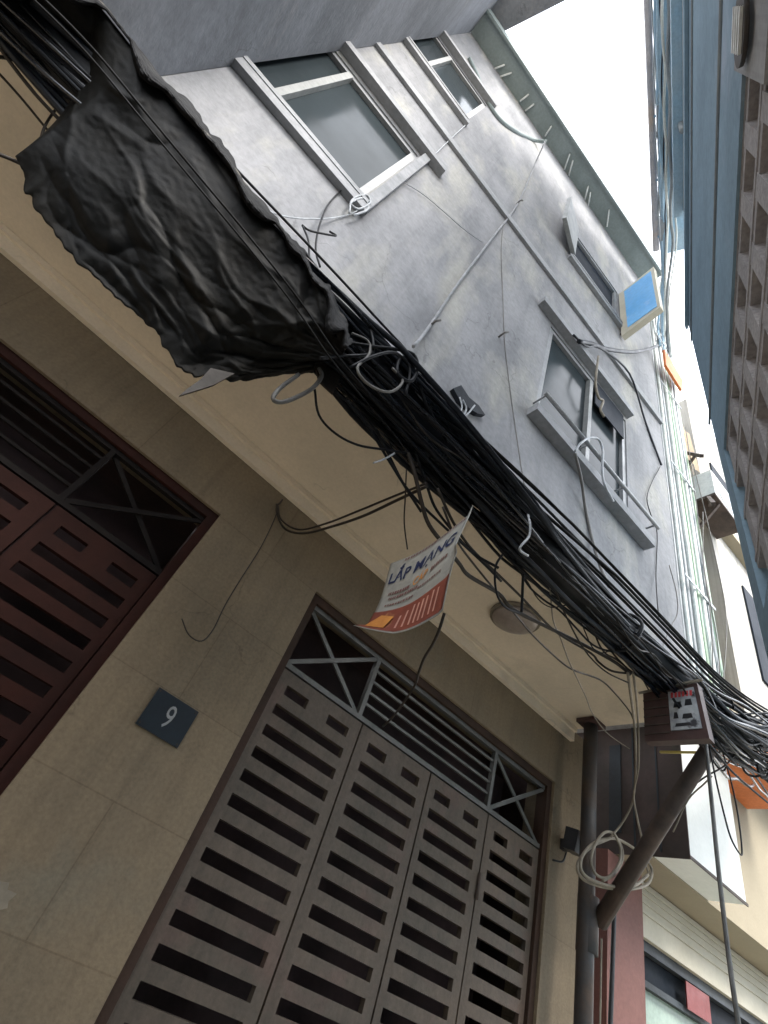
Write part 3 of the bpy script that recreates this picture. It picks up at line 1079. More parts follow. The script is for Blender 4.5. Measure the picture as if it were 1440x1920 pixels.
m_ = MB()
xs = [-3.2 + i * .06 for i in range(108)]
m_.tube([spine(x) + Vector((0, .01 * math.sin(x * 5), .01 * math.sin(x * 3.3))) for x in xs if x < 3.1], .078, 14, 0,
        rf=lambda t: 1 + .12 * math.sin(t * 37) + .08 * math.sin(t * 71))
m_.build('core', M['cable'], cb)
for i in range(78):
    ph = random.uniform(0, 2 * math.pi)
    rr = math.sqrt(random.uniform(.35, 1.0))
    tw = random.uniform(-.5, .5)
    f1_, f2_ = random.uniform(.8, 3), random.uniform(0, 6)
    am = random.uniform(.006, .03) if i % 5 else .045
    spread = random.gauss(0, .07)
    spz = random.gauss(.02, .065)
    P = []
    x = -3.2 + random.uniform(0, .3)
    xe = 4.6
    while x < xe:
        a = ph + tw * x + .3 * math.sin(f1_ * x + f2_)
        r_ = brad(x) * rr + am * math.sin(f1_ * 2.1 * x + f2_)
        c_ = spine(x)
        k = max(0, (x - 2.3)) ** 1.5
        P.append(c_ + Vector((0, math.cos(a) * r_ + spread * k, math.sin(a) * r_ * 1.05 + spz * k + (0.015 * math.sin(9 * x + f2_) if x > 2.2 else 0))))
        x += .13
    m_ = MB()
    m_.tube(P, random.choice((.0055, .0065, .007, .009, .012)), 5, 2)
    m_.build('cable', M['cable_b' if i % 15 == 7 else ('cable_sh' if i % 3 == 0 else random.choice(('cable', 'cable_b')))], cb)
for xk in (1.95,):
    m_ = MB()
    c_ = spine(xk)
    m_.tube([c_ + Vector((.01 * math.sin(3 * a), math.cos(a) * (brad(xk) + .014), math.sin(a) * (brad(xk) + .014))) for a in [2 * math.pi * k / 14 for k in range(15)]], .009, 6, 2)
    m_.build('tie', M['cable'], cb)
# separate strands stretched just above the bundle
for i in range(9):
    x0 = random.uniform(.2, 1.6)
    oy = random.uniform(-.05, .02)
    P = []
    for k in range(16):
        t = k / 15
        x = x0 + (4.4 - x0) * t
        c_ = spine(x)
        lift = .12 + .05 * math.sin(math.pi * t) + (i % 6) * .013 + t * .03 * (i % 4)
        P.append(c_ + Vector((0, oy - .03, min(lift, .10 + t * .5))))
    m_ = MB()
    m_.tube(P, random.choice((.005, .006, .008)), 5, 2)
    m_.build('strand', M['cable_m'], cb)

# stray cables sagging out of the bundle
for i in range(18):
    x0 = random.uniform(.0, 2.6)
    ln = random.uniform(.35, 1.1)
    sag = random.uniform(.05, .17)
    sd_ = random.choice((-1, 1, 1))
    P = []
    for k in range(9):
        t = k / 8
        x = x0 + ln * t
        c_ = spine(x)
        w_ = math.sin(math.pi * t)
        P.append(c_ + Vector((0, sd_ * (.05 + .04 * w_), -.02 - sag * w_ * (.8 + .3 * math.sin(t * 9 + i)))))
    m_ = MB()
    m_.tube(P, random.choice((.003, .004, .005)), 5, 4)
    m_.build('stray', M[random.choice(('cable', 'cable_br', 'cable_br'))], cb)

# tangle of short loops where the cables leave to the right
tg = thing('cable_tangle', 'tangle of looping black wires above the strut at the right edge', 'cable tangle', tuple(spine(3.2)))
for i in range(36):
    c_ = Vector((random.uniform(2.75, 4.2), 1.1 + random.uniform(-.08, .1), 0))
    c_.z = spine(c_.x).z + random.gauss(-.03, .05)
    P = []
    r1, r2 = random.uniform(.03, .11), random.uniform(.03, .08)
    a0 = random.uniform(0, 6.28)
    tilt = random.uniform(-1, 1)
    for k in range(8):
        a = a0 + k * .75
        P.append(c_ + Vector((math.cos(a) * r1 * 1.6 + k * .012, math.sin(a) * r2 * tilt, math.sin(a) * r2)))
    m_ = MB()
    m_.tube(P, random.choice((.004, .005, .007)), 5, 3)
    m_.build('loop', M['cable_m'], tg)

# ------------------------------------------------------------------ tarp over the bundle
U = [(-60, -190), (80, -90), (180, 5), (270, 120), (345, 205), (420, 290), (500, 410), (560, 480), (605, 545), (650, 625), (668, 665)]
Lw = [(-120, 60), (-60, 60), (20, 120), (75, 185), (60, 262), (60, 395), (150, 495), (262, 590), (345, 685), (440, 712), (540, 700), (640, 672)]


def along(pl, t):
    n = len(pl) - 1
    f_ = t * n
    i = min(int(f_), n - 1)
    k = f_ - i
    return (pl[i][0] + (pl[i + 1][0] - pl[i][0]) * k, pl[i][1] + (pl[i + 1][1] - pl[i][1]) * k)


def resamp(pl, key, n):
    # resample a polyline by cumulative x+y so both edges advance together along the bundle
    out = []
    ks = [p[0] + p[1] for p in pl]
    return out


def crumple(p, amp):
    q = p * 7
    a = noise.fractal(q, 1.0, 2.0, 4)
    r_ = 1 - abs(noise.noise(p * 11 + Vector((3, 1, 7)))) * 2
    r2 = 1 - abs(noise.noise(Vector((p.x * 5, p.y * 5, p.z * 17)) + Vector((9, 4, 2)))) * 2
    w_ = noise.noise(p * 2.2 + Vector((5, 5, 5)))
    fold = 1 - abs(noise.noise(Vector((p.x * 2.2 + p.z * 3.0, p.y * 2, (p.z - p.x) * 9)) + Vector((1, 1, 1)))) * 2.4
    return amp * (a * .28 + (r_ * .22 + r2 * .25) * (.35 + max(0, w_) * 2) + max(0, fold) * .45 + w_ * .5)


CR = []
rc = random.Random(21)
for _ in range(95):
    t0, v0 = rc.random(), rc.random()
    if rc.random() < .55:
        t0 = .55 + .45 * t0
        v0 = .35 + .65 * v0
    ang = rc.gauss(.25, .5) if rc.random() < .7 else rc.uniform(-1.5, 1.5)
    ln_ = rc.uniform(.08, .34)
    CR.append((t0, v0, math.cos(ang), math.sin(ang), ln_, rc.uniform(.012, .04), rc.uniform(.002, .0085) * rc.choice((1, 1, -1))))


def creases(t, v):
    d = 0.0
    for t0, v0, cx_, sx2, ln_, w_, am_ in CR:
        a = (t - t0) * 1.6
        b = (v - v0) * .75
        al = a * cx_ + b * sx2
        if abs(al) > ln_:
            continue
        ac = -a * sx2 + b * cx_ + .02 * math.sin(al * 25 + t0 * 9)
        if abs(ac) > w_ * 4:
            continue
        d += am_ * math.exp(-abs(ac) / w_) * (1 - (al / ln_) ** 2)
    return d


tp = thing('tarp', 'torn black plastic tarp wrapped over the cable bundle and hanging in crumpled folds', 'tarp', (-.6, 1.1, 1.2))
NU, NV = 300, 120
# lower edge pixels matched to the same station along the bundle
UP = [(-140, -240), (-60, -130), (20, -60), (100, -50), (180, 5), (270, 120), (345, 205), (420, 290), (500, 410), (560, 480), (605, 545), (640, 610), (652, 650)]
LO = [(-260, -90), (-160, 0), (-80, 30), (0, 75), (155, 212), (30, 296), (70, 395), (150, 495), (262, 595), (335, 685), (430, 718), (545, 700), (625, 690)]
m_ = MB()
grid = []
for i in range(NU + 1):
    t = i / NU
    a = along(UP, t)
    b__ = along(LO, t)
    jag = 14 * noise.noise(Vector((t * 15, 0, 0))) + 4 * noise.noise(Vector((t * 80, 3, 0))) + 14 * max(0, noise.noise(Vector((t * 40, 9, 2))) - .2)
    row = []
    for j in range(NV + 1):
        v = j / NV
        px_ = a[0] + (b__[0] - a[0]) * v - jag * max(0, (v - .88) / .12)
        py_ = a[1] + (b__[1] - a[1]) * v + jag * max(0, (v - .88) / .12)
        # wraps in front of the bundle (v<.45), then hangs and drifts towards the wall
        yy = .935 + .02 * math.sin(v * 3.1) + .24 * v ** 1.3 + .012 * math.sin(v * 7 + t * 11) * v
        p = aty(px_, py_, yy)
        edge = min(1, v * 8, (1 - v) * 8 + .4)
        p = p * (1 - creases(t, v) + .010 * noise.noise(p * 3.5) + .008 * math.sin(v * 5 + t * 8) * v + .0012 * noise.noise(p * 60))
        row.append(p)
    grid.append(row)
i0 = len(m_.v)
for row in grid:
    m_.v += row
W_ = NV + 1
for i in range(NU):
    for j in range(NV):
        m_.f.append((i * W_ + j, (i + 1) * W_ + j, (i + 1) * W_ + j + 1, i * W_ + j + 1))
        m_.sm.append(True)
o = m_.build('sheet', M['tarp'], tp)
sm_ = o.modifiers.new('thick', 'SOLIDIFY')
sm_.thickness = .004
# torn pale lining along the upper edge
m_ = MB()
NV2 = 10
for i in range(NU + 1):
    t = i / NU
    a = along(UP, t)
    jag = 9 * noise.noise(Vector((t * 17, 8, 0))) + 4 * noise.noise(Vector((t * 70, 5, 0)))
    wid = 14 + 40 * noise.noise(Vector((t * 15, 0, 5)))
    wid = max(3, wid)
    for j in range(NV2 + 1):
        v = j / NV2
        px_ = a[0] + 7 + jag * (1 - v) - wid * v * .75
        py_ = a[1] - 7 - jag * (1 - v) + wid * v * .75
        yy = .965 - .05 * math.sin(v * 2.4)
        p = aty(px_, py_, yy)
        p = p * (1 + crumple(p * 3.1, .008))
        m_.v.append(p)
for i in range(NU):
    for j in range(NV2):
        w2 = NV2 + 1
        m_.f.append((i * w2 + j, (i + 1) * w2 + j, (i + 1) * w2 + j + 1, i * w2 + j + 1))
        m_.sm.append(False)
o = m_.build('torn_edge', M['lining'], tp)
sm_ = o.modifiers.new('thick', 'SOLIDIFY')
sm_.thickness = .003
# rag end hanging at the lower rim
m_ = MB()
for pts_ in ([(395, 690), (440, 700), (400, 722), (336, 742), (352, 728), (375, 712)], [(590, 680), (652, 655), (640, 700), (625, 738), (600, 715)]):
    P = [aty(x, y, 1.12) for x, y in pts_]
    n = len(P)
    m_ = MB()
    i0 = len(m_.v)
    m_.v += P + [p + Vector((0, .012, .004)) for p in P]
    m_.f.append(tuple(i0 + k for k in range(n)))
    m_.f.append(tuple(i0 + n + k for k in range(n))[::-1])
    m_.sm += [False, False]
    for k in range(n):
        m_.f.append((i0 + k, i0 + (k + 1) % n, i0 + n + (k + 1) % n, i0 + n + k))
        m_.sm.append(False)
    m_.build('rag', M['cable_br'], tp)

# ------------------------------------------------------------------ banner
bn = thing('banner', 'sagging white and red advertising banner with blue lettering hung from the cables', 'banner', (.73, 1.1, .8))
bTL, bTR, bBL, bBR = [Vector(v) * .86 for v in ((.85, 1.49, 1.32), (.85, 1.055, 1.415), (.85, 1.512, .98), (.85, 1.067, .936))]


def bpt(u, v, off=0.0):
    # u from the wall side to the alley side, v from bottom to top
    p = bBL.lerp(bBR, u).lerp(bTL.lerp(bTR, u), v)
    p.x += .018 * math.sin(u * math.pi * 1.1) + .012 * math.sin(v * 4 + u * 3) - .05 * max(0, u - .92) * 5 * (1 if v > .5 else .3) - off
    p.z += -.014 * math.sin(u * math.pi * 1.6) * (1 if v > .5 else .4)
    if v < .12 and u < .35:
        p.x -= (.12 - v) * .35 * (1 - u / .35)
    return p


NB = 26


def bstrip(u0, u1, v0, v1, off, n=NB, m2=None, th=.003):
    mb = MB()
    m2 = m2 or n
    for s_ in (0, 1):
        for i in range(n + 1):
            for j in range(m2 + 1):
                mb.v.append(bpt(u0 + (u1 - u0) * i / n, v0 + (v1 - v0) * j / m2, off - s_ * th))
    W2_ = m2 + 1
    S = (n + 1) * W2_
    for i in range(n):
        for j in range(m2):
            a = i * W2_ + j
            mb.f.append((a, a + W2_, a + W2_ + 1, a + 1))
            mb.f.append((S + a, S + a + 1, S + a + W2_ + 1, S + a + W2_))
            mb.sm += [True, True]
    for i in range(n):
        for j in (0, m2):
            a = i * W2_ + j
            mb.f.append((a, a + W2_, S + a + W2_, S + a))
            mb.sm.append(False)
    for j in range(m2):
        for i in (0, n):
            a = i * W2_ + j
            mb.f.append((a, a + 1, S + a + 1, S + a))
            mb.sm.append(False)
    return mb


bstrip(0, 1, 0, 1, 0).build('sheet', M['banner'], bn)
bstrip(.0, .99, .015, .30, .0015, th=.001).build('red_band', M['banner_red'], bn)
m_ = MB()
write(m_, 'LẮP MẠNG', lambda u, v: bpt(u, v, .0025), .05, .87, .64, .90, .12, .02)
m_.build('lettering', M['ink_blue'], bn)
m_ = MB()
write(m_, 'CÁP', lambda u, v: bpt(u, v, .0025), .42, .60, .51, .62, .15, .01)
m_.build('small_lettering', M['ink_orange'], bn)
m_ = MB()
for (u0, u1, v, h) in () or ((.1, .38, .52, .035), (.64, .84, .53, .04), (.12, .5, .44, .03), (.1, .45, .36, .022), (.5, .8, .42, .02), (.2, .9, .945, .03)):
    u = u0
    while u < u1:
        w__ = random.uniform(.012, .03)
        m_.face(bpt(u, v, .0025), bpt(u + w__, v, .0025), bpt(u + w__ + .005, v + h, .0025), bpt(u + .005, v + h, .0025))
        u += w__ + random.uniform(.006, .014)
m_.build('fine_print', M['ink_brown'], bn)
m_ = MB()
for k, u in enumerate((.34, .42, .5, .56, .62, .68, .76, .83)):
    hh = (.14, .17, .2, .19, .2, .2, .21, .2)[k]
    m_.face(bpt(u, .05, .0032), bpt(u + .022, .05, .0032), bpt(u + .04, .05 + hh, .0032), bpt(u + .018, .05 + hh, .0032))
m_.build('band_print', M['ink_pale'], bn)
m_ = MB()
m_.face(bpt(.06, .05, .0034), bpt(.24, .05, .0034), bpt(.28, .2, .0034), bpt(.12, .24, .0034))
m_.build('logo_patch', M['ink_orange'], bn)


# ------------------------------------------------------------------ loose cables
def cab(name, label, pts, r, m, cat='cable', group=None, n=6):
    """pts: (px, py, y-plane) stations"""
    mb = MB()
    mb.tube([aty(p[0], p[1], p[2]) for p in pts], r, n, 5)
    return solid(name, mb, M[m], label, cat, group)


B = 1.1
cab('cable', 'pair of drooping dark cables from the bundle to a wall hook left of the banner', [(800, 912, 1.1), (740, 940, 1.3), (680, 968, 1.5), (620, 988, 1.75), (570, 1000, 2.0), (535, 992, 2.15), (520, 965, 2.19), (519, 945, 2.19)], .0065, 'cable_br')
cab('cable', 'upper drooping dark cable ending at the wall hook left of the banner', [(800, 906, 1.1), (735, 932, 1.3), (672, 958, 1.5), (610, 982, 1.75), (560, 993, 2.0), (528, 975, 2.15), (521, 950, 2.19)], .005, 'cable_br')
cab('wire', 'thin hooked wire dangling on the tan wall above the number plate', [(522, 948, 2.19), (514, 975, 2.18), (488, 1028, 2.17), (452, 1085, 2.17), (422, 1135, 2.17), (400, 1180, 2.17), (378, 1202, 2.17), (354, 1190, 2.16), (341, 1160, 2.16)], .003, 'cable_br', 'wire')
cab('cable', 'dark cable hanging from the lower right corner of the banner', [(833, 1150, 1.08), (822, 1185, 1.1), (810, 1210, 1.15), (795, 1235, 1.25), (785, 1262, 1.4), (775, 1290, 1.6), (740, 1340, 2.0), (718, 1362, 2.2)], .0055, 'cable_br')
cab('cable', 'black cable curving down beside the thick one behind the banner', [(780, 850, 1.1), (800, 910, 1.12), (815, 950, 1.14), (840, 985, 1.16), (885, 1035, 1.15), (935, 1065, 1.1)], .006, 'cable')
cab('cable', 'thick dark cable sagging from behind the banner below the bundle across the ceiling light', [(765, 850, 1.1), (778, 890, 1.1), (790, 940, 1.12), (805, 985, 1.14), (840, 1030, 1.17), (862, 1058, 1.2), (880, 1080, 1.22), (935, 1113, 1.25), (960, 1141, 1.26), (1019, 1172, 1.26), (1058, 1191, 1.26), (1102, 1213, 1.24), (1152, 1241, 1.2), (1183, 1265, 1.16)], .0085, 'cable_br')
cab('cable', 'black cable sagging just under the bundle right of the banner', [(820, 915, 1.1), (850, 980, 1.12), (885, 1030, 1.15), (935, 1078, 1.18), (977, 1119, 1.2), (1008, 1152, 1.22), (1047, 1188, 1.24), (1108, 1225, 1.24), (1122, 1241, 1.24), (1147, 1258, 1.2), (1183, 1263, 1.15)], .006, 'cable_br')
cab('cable', 'long thin cable swooping low across the soffit to the vertical cord', [(830, 950, 1.1), (855, 1010, 1.12), (890, 1060, 1.2), (966, 1152, 1.4), (999, 1191, 1.45), (1036, 1227, 1.5), (1072, 1255, 1.5), (1124, 1274, 1.5), (1152, 1299, 1.5), (1180, 1333, 1.5), (1188, 1350, 1.5)], .005, 'cable_br')
cab('wire', 'fine wire slanting down over the soffit towards the dark side panel', [(1030, 1080, 1.1), (1033, 1125, 1.2), (1038, 1166, 1.3), (1052, 1199, 1.35), (1066, 1238, 1.4), (1083, 1274, 1.5), (1099, 1308, 1.6), (1111, 1338, 1.7), (1138, 1374, 1.8), (1180, 1404, 1.9)], .0035, 'cable_t', 'wire')
cab('wire', 'fine brown wire hanging close under the right half of the bundle', [(1040, 1100, 1.1), (1050, 1130, 1.15), (1072, 1177, 1.18), (1091, 1211, 1.2), (1112, 1238, 1.2), (1140, 1262, 1.18), (1178, 1280, 1.15)], .004, 'cable_br', 'wire')
cab('cord', 'tan cord dropping from the bundle to the coil by the pole, left strand', [(1177, 1262, 1.15), (1182, 1300, 1.3), (1188, 1345, 1.45), (1191, 1380, 1.5), (1192, 1430, 1.6), (1190, 1475, 1.7), (1184, 1510, 1.75), (1165, 1545, 1.82), (1143, 1572, 1.85)], .007, 'cable_t', 'cord')
cab('cord', 'tan cord dropping from the bundle to the coil by the pole, right strand', [(1187, 1262, 1.15), (1192, 1300, 1.3), (1196, 1345, 1.45), (1197, 1380, 1.5), (1197, 1440, 1.6), (1188, 1490, 1.7), (1194, 1530, 1.75), (1205, 1580, 1.8), (1212, 1625, 1.82), (1218, 1640, 1.83)], .006, 'cable_t', 'cord')
coil = MB()
coil.tube([aty(x, y, yy) for x, y, yy in [(1143, 1572, 1.85), (1105, 1590, 1.86), (1083, 1620, 1.86), (1090, 1645, 1.85), (1120, 1660, 1.83), (1160, 1667, 1.81), (1195, 1665, 1.80), (1216, 1655, 1.80), (1222, 1630, 1.82), (1205, 1605, 1.83),
                                        (1180, 1585, 1.84), (1150, 1572, 1.85), (1115, 1580, 1.84), (1092, 1605, 1.83), (1090, 1632, 1.82), (1110, 1650, 1.81), (1150, 1662, 1.80), (1190, 1660, 1.79), (1215, 1640, 1.8)]], .0085, 7, 5)
coil.tube([aty(x, y, yy) for x, y, yy in [(1150, 1560, 1.80), (1163, 1590, 1.80), (1160, 1620, 1.8), (1140, 1645, 1.8), (1118, 1640, 1.81), (1108, 1615, 1.82), (1115, 1585, 1.82), (1132, 1562, 1.82), (1150, 1563, 1.82), (1166, 1590, 1.81), (1166, 1615, 1.8), (1150, 1640, 1.8), (1130, 1652, 1.8)]], .0075, 7, 5)
solid('coiled_cable', coil, M['cable_t'], 'loosely coiled tan cable hanging at the junction of pole and strut', 'coiled cable')
cab('rope', 'long thick grey brown cord hanging in front of the white box at the lower right', [(1318, 1330, 1.05), (1324, 1400, 1.05), (1334, 1500, 1.05), (1347, 1630, 1.05), (1361, 1750, 1.05), (1374, 1850, 1.04), (1386, 1930, 1.04), (1400, 2050, 1.03)], .0085, 'cable_g', 'cord')
cab('cable', 'dark cable hanging in a narrow loop before the white box', [(1330, 1400, 1.1), (1342, 1460, 1.1), (1356, 1520, 1.1), (1370, 1570, 1.1), (1388, 1602, 1.1), (1391, 1590, 1.1), (1384, 1530, 1.1), (1372, 1470, 1.1), (1355, 1410, 1.1)], .004, 'cable')
cab('cable', 'black cable crossing from the sign box down to the right edge', [(1262, 1310, 1.05), (1290, 1350, 1.05), (1329, 1394, 1.05), (1373, 1447, 1.05), (1440, 1505, 1.05), (1500, 1550, 1.05)], .006, 'cable')
cab('cable', 'thin black cable fanning out below the tangle at the right edge', [(1340, 1380, 1.08), (1370, 1420, 1.08), (1400, 1440, 1.08), (1450, 1462, 1.08)], .004, 'cable')
cab('cable', 'black cable crossing upwards over the tan cord below the tangle', [(1290, 1480, 1.3), (1325, 1455, 1.2), (1360, 1435, 1.15), (1385, 1405, 1.1)], .0045, 'cable_br')
cab('cable', 'small black cable loop dropping from the bundle above the ceiling light', [(942, 1040, 1.12), (930, 1060, 1.12), (928, 1090, 1.13), (934, 1120, 1.15), (950, 1140, 1.16), (975, 1150, 1.17)], .005, 'cable')
cab('cable', 'short upright black cable between bundle and sagging cable above the ceiling light', [(981, 1075, 1.12), (980, 1100, 1.15), (979, 1125, 1.17), (978, 1148, 1.18)], .006, 'cable')
cab('cable', 'thin cable bowing deep under the left half of the bundle below the tarp', [(590, 730, 1.12), (598, 778, 1.14), (628, 812, 1.15), (670, 834, 1.14), (720, 843, 1.12), (765, 850, 1.1)], .0045, 'cable')
cab('cable', 'thick loop of grey cable hanging from the tarp end', [(560, 702, 1.1), (525, 728, 1.1), (512, 748, 1.1), (530, 754, 1.1), (562, 742, 1.1), (588, 726, 1.1), (603, 705, 1.1), (598, 690, 1.1)], .0075, 'cable_g')
cab('cable', 'black cable slanting below the bundle under the tarp end', [(628, 735, 1.1), (665, 765, 1.13), (700, 800, 1.15), (725, 845, 1.15), (755, 905, 1.15), (790, 960, 1.15)], .0055, 'cable')
cab('cable', 'black cable hugging the lower side of the bundle under the tarp end', [(650, 750, 1.1), (690, 800, 1.12), (730, 865, 1.13), (770, 925, 1.13), (830, 985, 1.13), (900, 1050, 1.15), (940, 1090, 1.15)], .0055, 'cable')
cab('wire', 'fine wire dropping beside the upper corner of the banner', [(762, 880, 1.12), (760, 930, 1.15), (758, 980, 1.2), (764, 1030, 1.25)], .003, 'cable_br', 'wire')
cab('wire', 'pale wire end sticking out of the bundle near the banner', [(700, 868, 1.1), (718, 862, 1.1), (740, 850, 1.1)], .0035, 'cable_w', 'wire')
cab('wire', 'white curly wire lying over the bundle above the banner', [(990, 965, .97), (994, 985, .96), (992, 1005, .96), (978, 1022, .96), (975, 1032, .97), (990, 1042, .98)], .0045, 'cable_w', 'wire')
# in the left corner
lc = [([(-20, 50, 1.15), (0, 90, 1.15), (65, 175, 1.15), (130, 245, 1.15), (160, 290, 1.12)], .006, 'steep dark cable running down into the tarp at the left edge'),
      ([(-20, 0, 1.12), (0, 30, 1.12), (50, 100, 1.12), (115, 165, 1.12), (170, 220, 1.1)], .0065, 'dark cable close under the bundle at the top left corner'),
      ([(-20, 125, 1.2), (0, 140, 1.2), (45, 190, 1.2), (95, 250, 1.2), (140, 290, 1.16)], .004, 'lowest thin dark cable slanting across the left edge'),
      ([(105, 115, 1.13), (112, 160, 1.14), (122, 200, 1.15), (135, 245, 1.15)], .005, 'upright dark cable among the ones at the left edge'),
      ([(75, 265, 1.18), (85, 235, 1.18), (105, 205, 1.18), (125, 190, 1.15)], .004, 'short curled dark cable left of the tarp corner'),
      ([(-20, 283, 1.18), (0, 290, 1.18), (35, 305, 1.18), (60, 320, 1.16)], .005, 'short dark cable entering the tarp corner at the left edge'),
      ([(-20, 105, 1.16), (20, 110, 1.16), (60, 125, 1.16), (110, 150, 1.15), (150, 210, 1.12)], .005, 'flat dark cable crossing the others at the left edge'),
      ([(-20, 60, 1.14), (30, 75, 1.14), (75, 110, 1.14), (110, 170, 1.13), (165, 225, 1.1)], .0075, 'bent dark cable crossing the steep ones at the left edge')]
for pts, r, lab in lc:
    cab('cable', lab, pts, r, 'cable_br', group='cables at the left edge')
for k, (off, lab) in enumerate(((34, 'upper of the two dark cables pressed along the face of the black tarp'), (48, 'lower of the two dark cables pressed along the face of the black tarp'))):
    cab('cable', lab, [(x - off * .75, y + off * .65, .915) for x, y in ((-30, -140), (90, -40), (200, 70), (300, 190), (400, 310), (500, 430), (590, 545), (655, 640), (720, 720))], (.0035, .003)[k], 'cable_m', group='cables along the tarp')
# line just above the tarp
cab('cable', 'single taut black cable running above the tarp against the grey wall', [(150, 0, 1.0), (265, 125, 1.0), (420, 293, 1.0), (600, 482, 1.0), (700, 590, 1.0), (780, 680, 1.02), (850, 790, 1.05), (930, 890, 1.08)], .0048, 'cable')
cab('cable', 'second taut black cable grazing the torn upper edge of the tarp', [(480, 388, 1.0), (560, 470, 1.0), (640, 555, 1.0), (720, 645, 1.02), (790, 745, 1.05), (860, 830, 1.08)], .0055, 'cable')
cab('cable', 'black cable arching over the bundle past the tarp end', [(570, 470, 1.05), (600, 510, 1.02), (650, 560, 1.0), (690, 610, .99), (700, 650, .98), (690, 665, .98), (640, 668, .98), (600, 672, .98)], .006, 'cable')
cab('cable', 'black cable curling in a ring on the bundle right of the tarp end', [(640, 640, 1.0), (700, 650, .97), (745, 655, .97), (775, 665, .97), (783, 690, .97), (770, 715, .97), (745, 700, .97), (752, 670, .97), (775, 690, .98), (800, 760, 1.0), (840, 830, 1.03)], .007, 'cable')
cab('cable', 'grey cable twisting over the bundle right of the tarp end', [(660, 625, .98), (690, 640, .97), (692, 665, .97), (670, 690, .97), (690, 720, .97), (730, 735, .97), (755, 715, .97), (735, 690, .97)], .005, 'cable_g')
cab('cable', 'short black cable bridging the tarp end and the bundle', [(655, 690, .98), (700, 668, .96), (740, 662, .96), (768, 690, .97), (760, 740, .98)], .006, 'cable')
cab('cable', 'outer black cable lifting off the bundle beside the clamp on the grey wall', [(770, 665, 1.0), (800, 710, 1.0), (830, 770, 1.0), (870, 830, 1.02), (925, 885, 1.05), (1000, 950, 1.08)], .006, 'cable')
# facade wires
FY = YF - .015
cab('wire', 'thin vertical wire hanging down the grey facade to the bundle', [(968, 385, FY), (946, 420, FY), (940, 470, FY), (943, 560, FY), (946, 640, FY), (955, 720, FY), (966, 800, FY), (978, 880, FY - .05), (988, 935, 1.2)], .0038, 'cable_g', 'wire')
cab('cable', 'grey cable running down the facade stain from the eave to the bundle', [(1022, 265, FY - .2), (1000, 315, FY - .02), (970, 383, FY), (920, 450, FY), (860, 530, FY), (805, 612, FY), (775, 650, FY - .1)], .009, 'facade_trim')
cab('cable', 'dark cable drooping from the upper window to the eave', [(880, 110, FY), (896, 145, FY), (911, 185, FY), (935, 222, FY), (965, 245, FY), (1000, 262, FY), (1025, 266, FY - .1)], .024, 'eave')
cab('wire', 'pale wire strung from the upper window down to the lower window', [(872, 235, FY), (840, 265, FY), (812, 292, FY), (785, 312, FY), (740, 345, FY), (692, 388, FY)], .0045, 'cable_w', 'wire')
cab('wire', 'pale curved wire from the bundle to the knot at the window corner', [(478, 380, 1.05), (520, 402, 1.15), (570, 410, 1.25), (630, 408, FY), (668, 396, FY), (690, 376, FY)], .0035, 'cable_w', 'wire')
cab('wire', 'white wire knotted at the lower corner of the wide window', [(655, 400, FY - .03), (660, 375, FY - .03), (685, 365, FY - .03), (694, 380, FY - .03), (672, 392, FY - .03), (658, 380, FY - .03), (682, 372, FY - .03), (690, 392, FY - .03), (662, 404, FY - .03)], .006, 'cable_w', 'wire')
cab('wire', 'black wire bowing up to the knot at the corner of the wide window', [(600, 500, 1.1), (592, 465, 1.15), (600, 420, 1.25), (618, 380, FY), (645, 354, FY), (662, 358, FY), (670, 380, FY)], .0045, 'cable', 'wire')
cab('wire', 'short forked black wire left of the window knot', [(566, 422, 1.2), (580, 432, 1.2), (605, 438, 1.2), (630, 442, 1.2), (618, 434, 1.2)], .005, 'cable', 'wire')
cab('wire', 'black wire rising from the bundle to the forked wire left of the window knot', [(585, 520, 1.08), (580, 480, 1.12), (578, 450, 1.17), (568, 425, 1.2)], .0045, 'cable', 'wire')
cab('wire', 'thin dark wire curving over the facade right of the wide window', [(745, 335, FY), (790, 362, FY), (830, 395, FY), (870, 430, FY), (905, 455, FY)], .003, 'facade_trim', 'wire')
cab('cable', 'dark cable spanning from the window hood to the conduits', [(1085, 640, FY - .08), (1110, 645, FY - .08), (1140, 655, FY - .08), (1185, 660, FY - .08), (1215, 655, FY - .08), (1232, 648, FY - .08)], .02, 'cable_b')
cab('cable', 'thin cable crossing above the dark one at the window hood', [(1075, 628, FY - .08), (1100, 650, FY - .08), (1125, 652, FY - .08), (1180, 700, FY - .05), (1210, 790, FY), (1240, 872, FY)], .010, 'cable_b')
cab('cable', 'pale zigzag cable hanging before the window mullion', [(1122, 668, FY - .08), (1118, 700, FY - .08), (1117, 722, FY - .06), (1122, 745, FY - .05), (1131, 752, FY - .05), (1126, 768, FY - .05), (1133, 782, FY - .05)], .011, 'cable_t')
cab('cable', 'pale cable looping up from the window sill rail', [(1078, 846, FY - .11), (1088, 832, FY - .12), (1105, 821, FY - .12), (1122, 824, FY - .12), (1130, 845, FY - .12), (1129, 880, FY - .12), (1134, 910, FY - .12), (1150, 940, FY - .1)], .008, 'cable_w')
cab('cable', 'grey cable dropping from the window sill to the bundle', [(1078, 850, FY - .1), (1090, 900, FY - .05), (1098, 955, FY), (1110, 1010, FY), (1125, 1060, FY - .05), (1142, 1100, 1.2)], .010, 'cable_g')
cab('wire', 'thin dark wire bowing over the pinkish facade end', [(1238, 875, FY), (1222, 905, FY), (1213, 935, FY), (1222, 970, FY), (1232, 1000, FY), (1230, 1080, FY), (1235, 1160, 1.25)], .004, 'cable', 'wire')
cab('wire', 'thin wire hanging in a long curve beside the conduits', [(1255, 1060, 1.3), (1268, 1110, 1.28), (1270, 1150, 1.28), (1255, 1180, 1.28), (1240, 1220, 1.25)], .004, 'cable_g', 'wire')
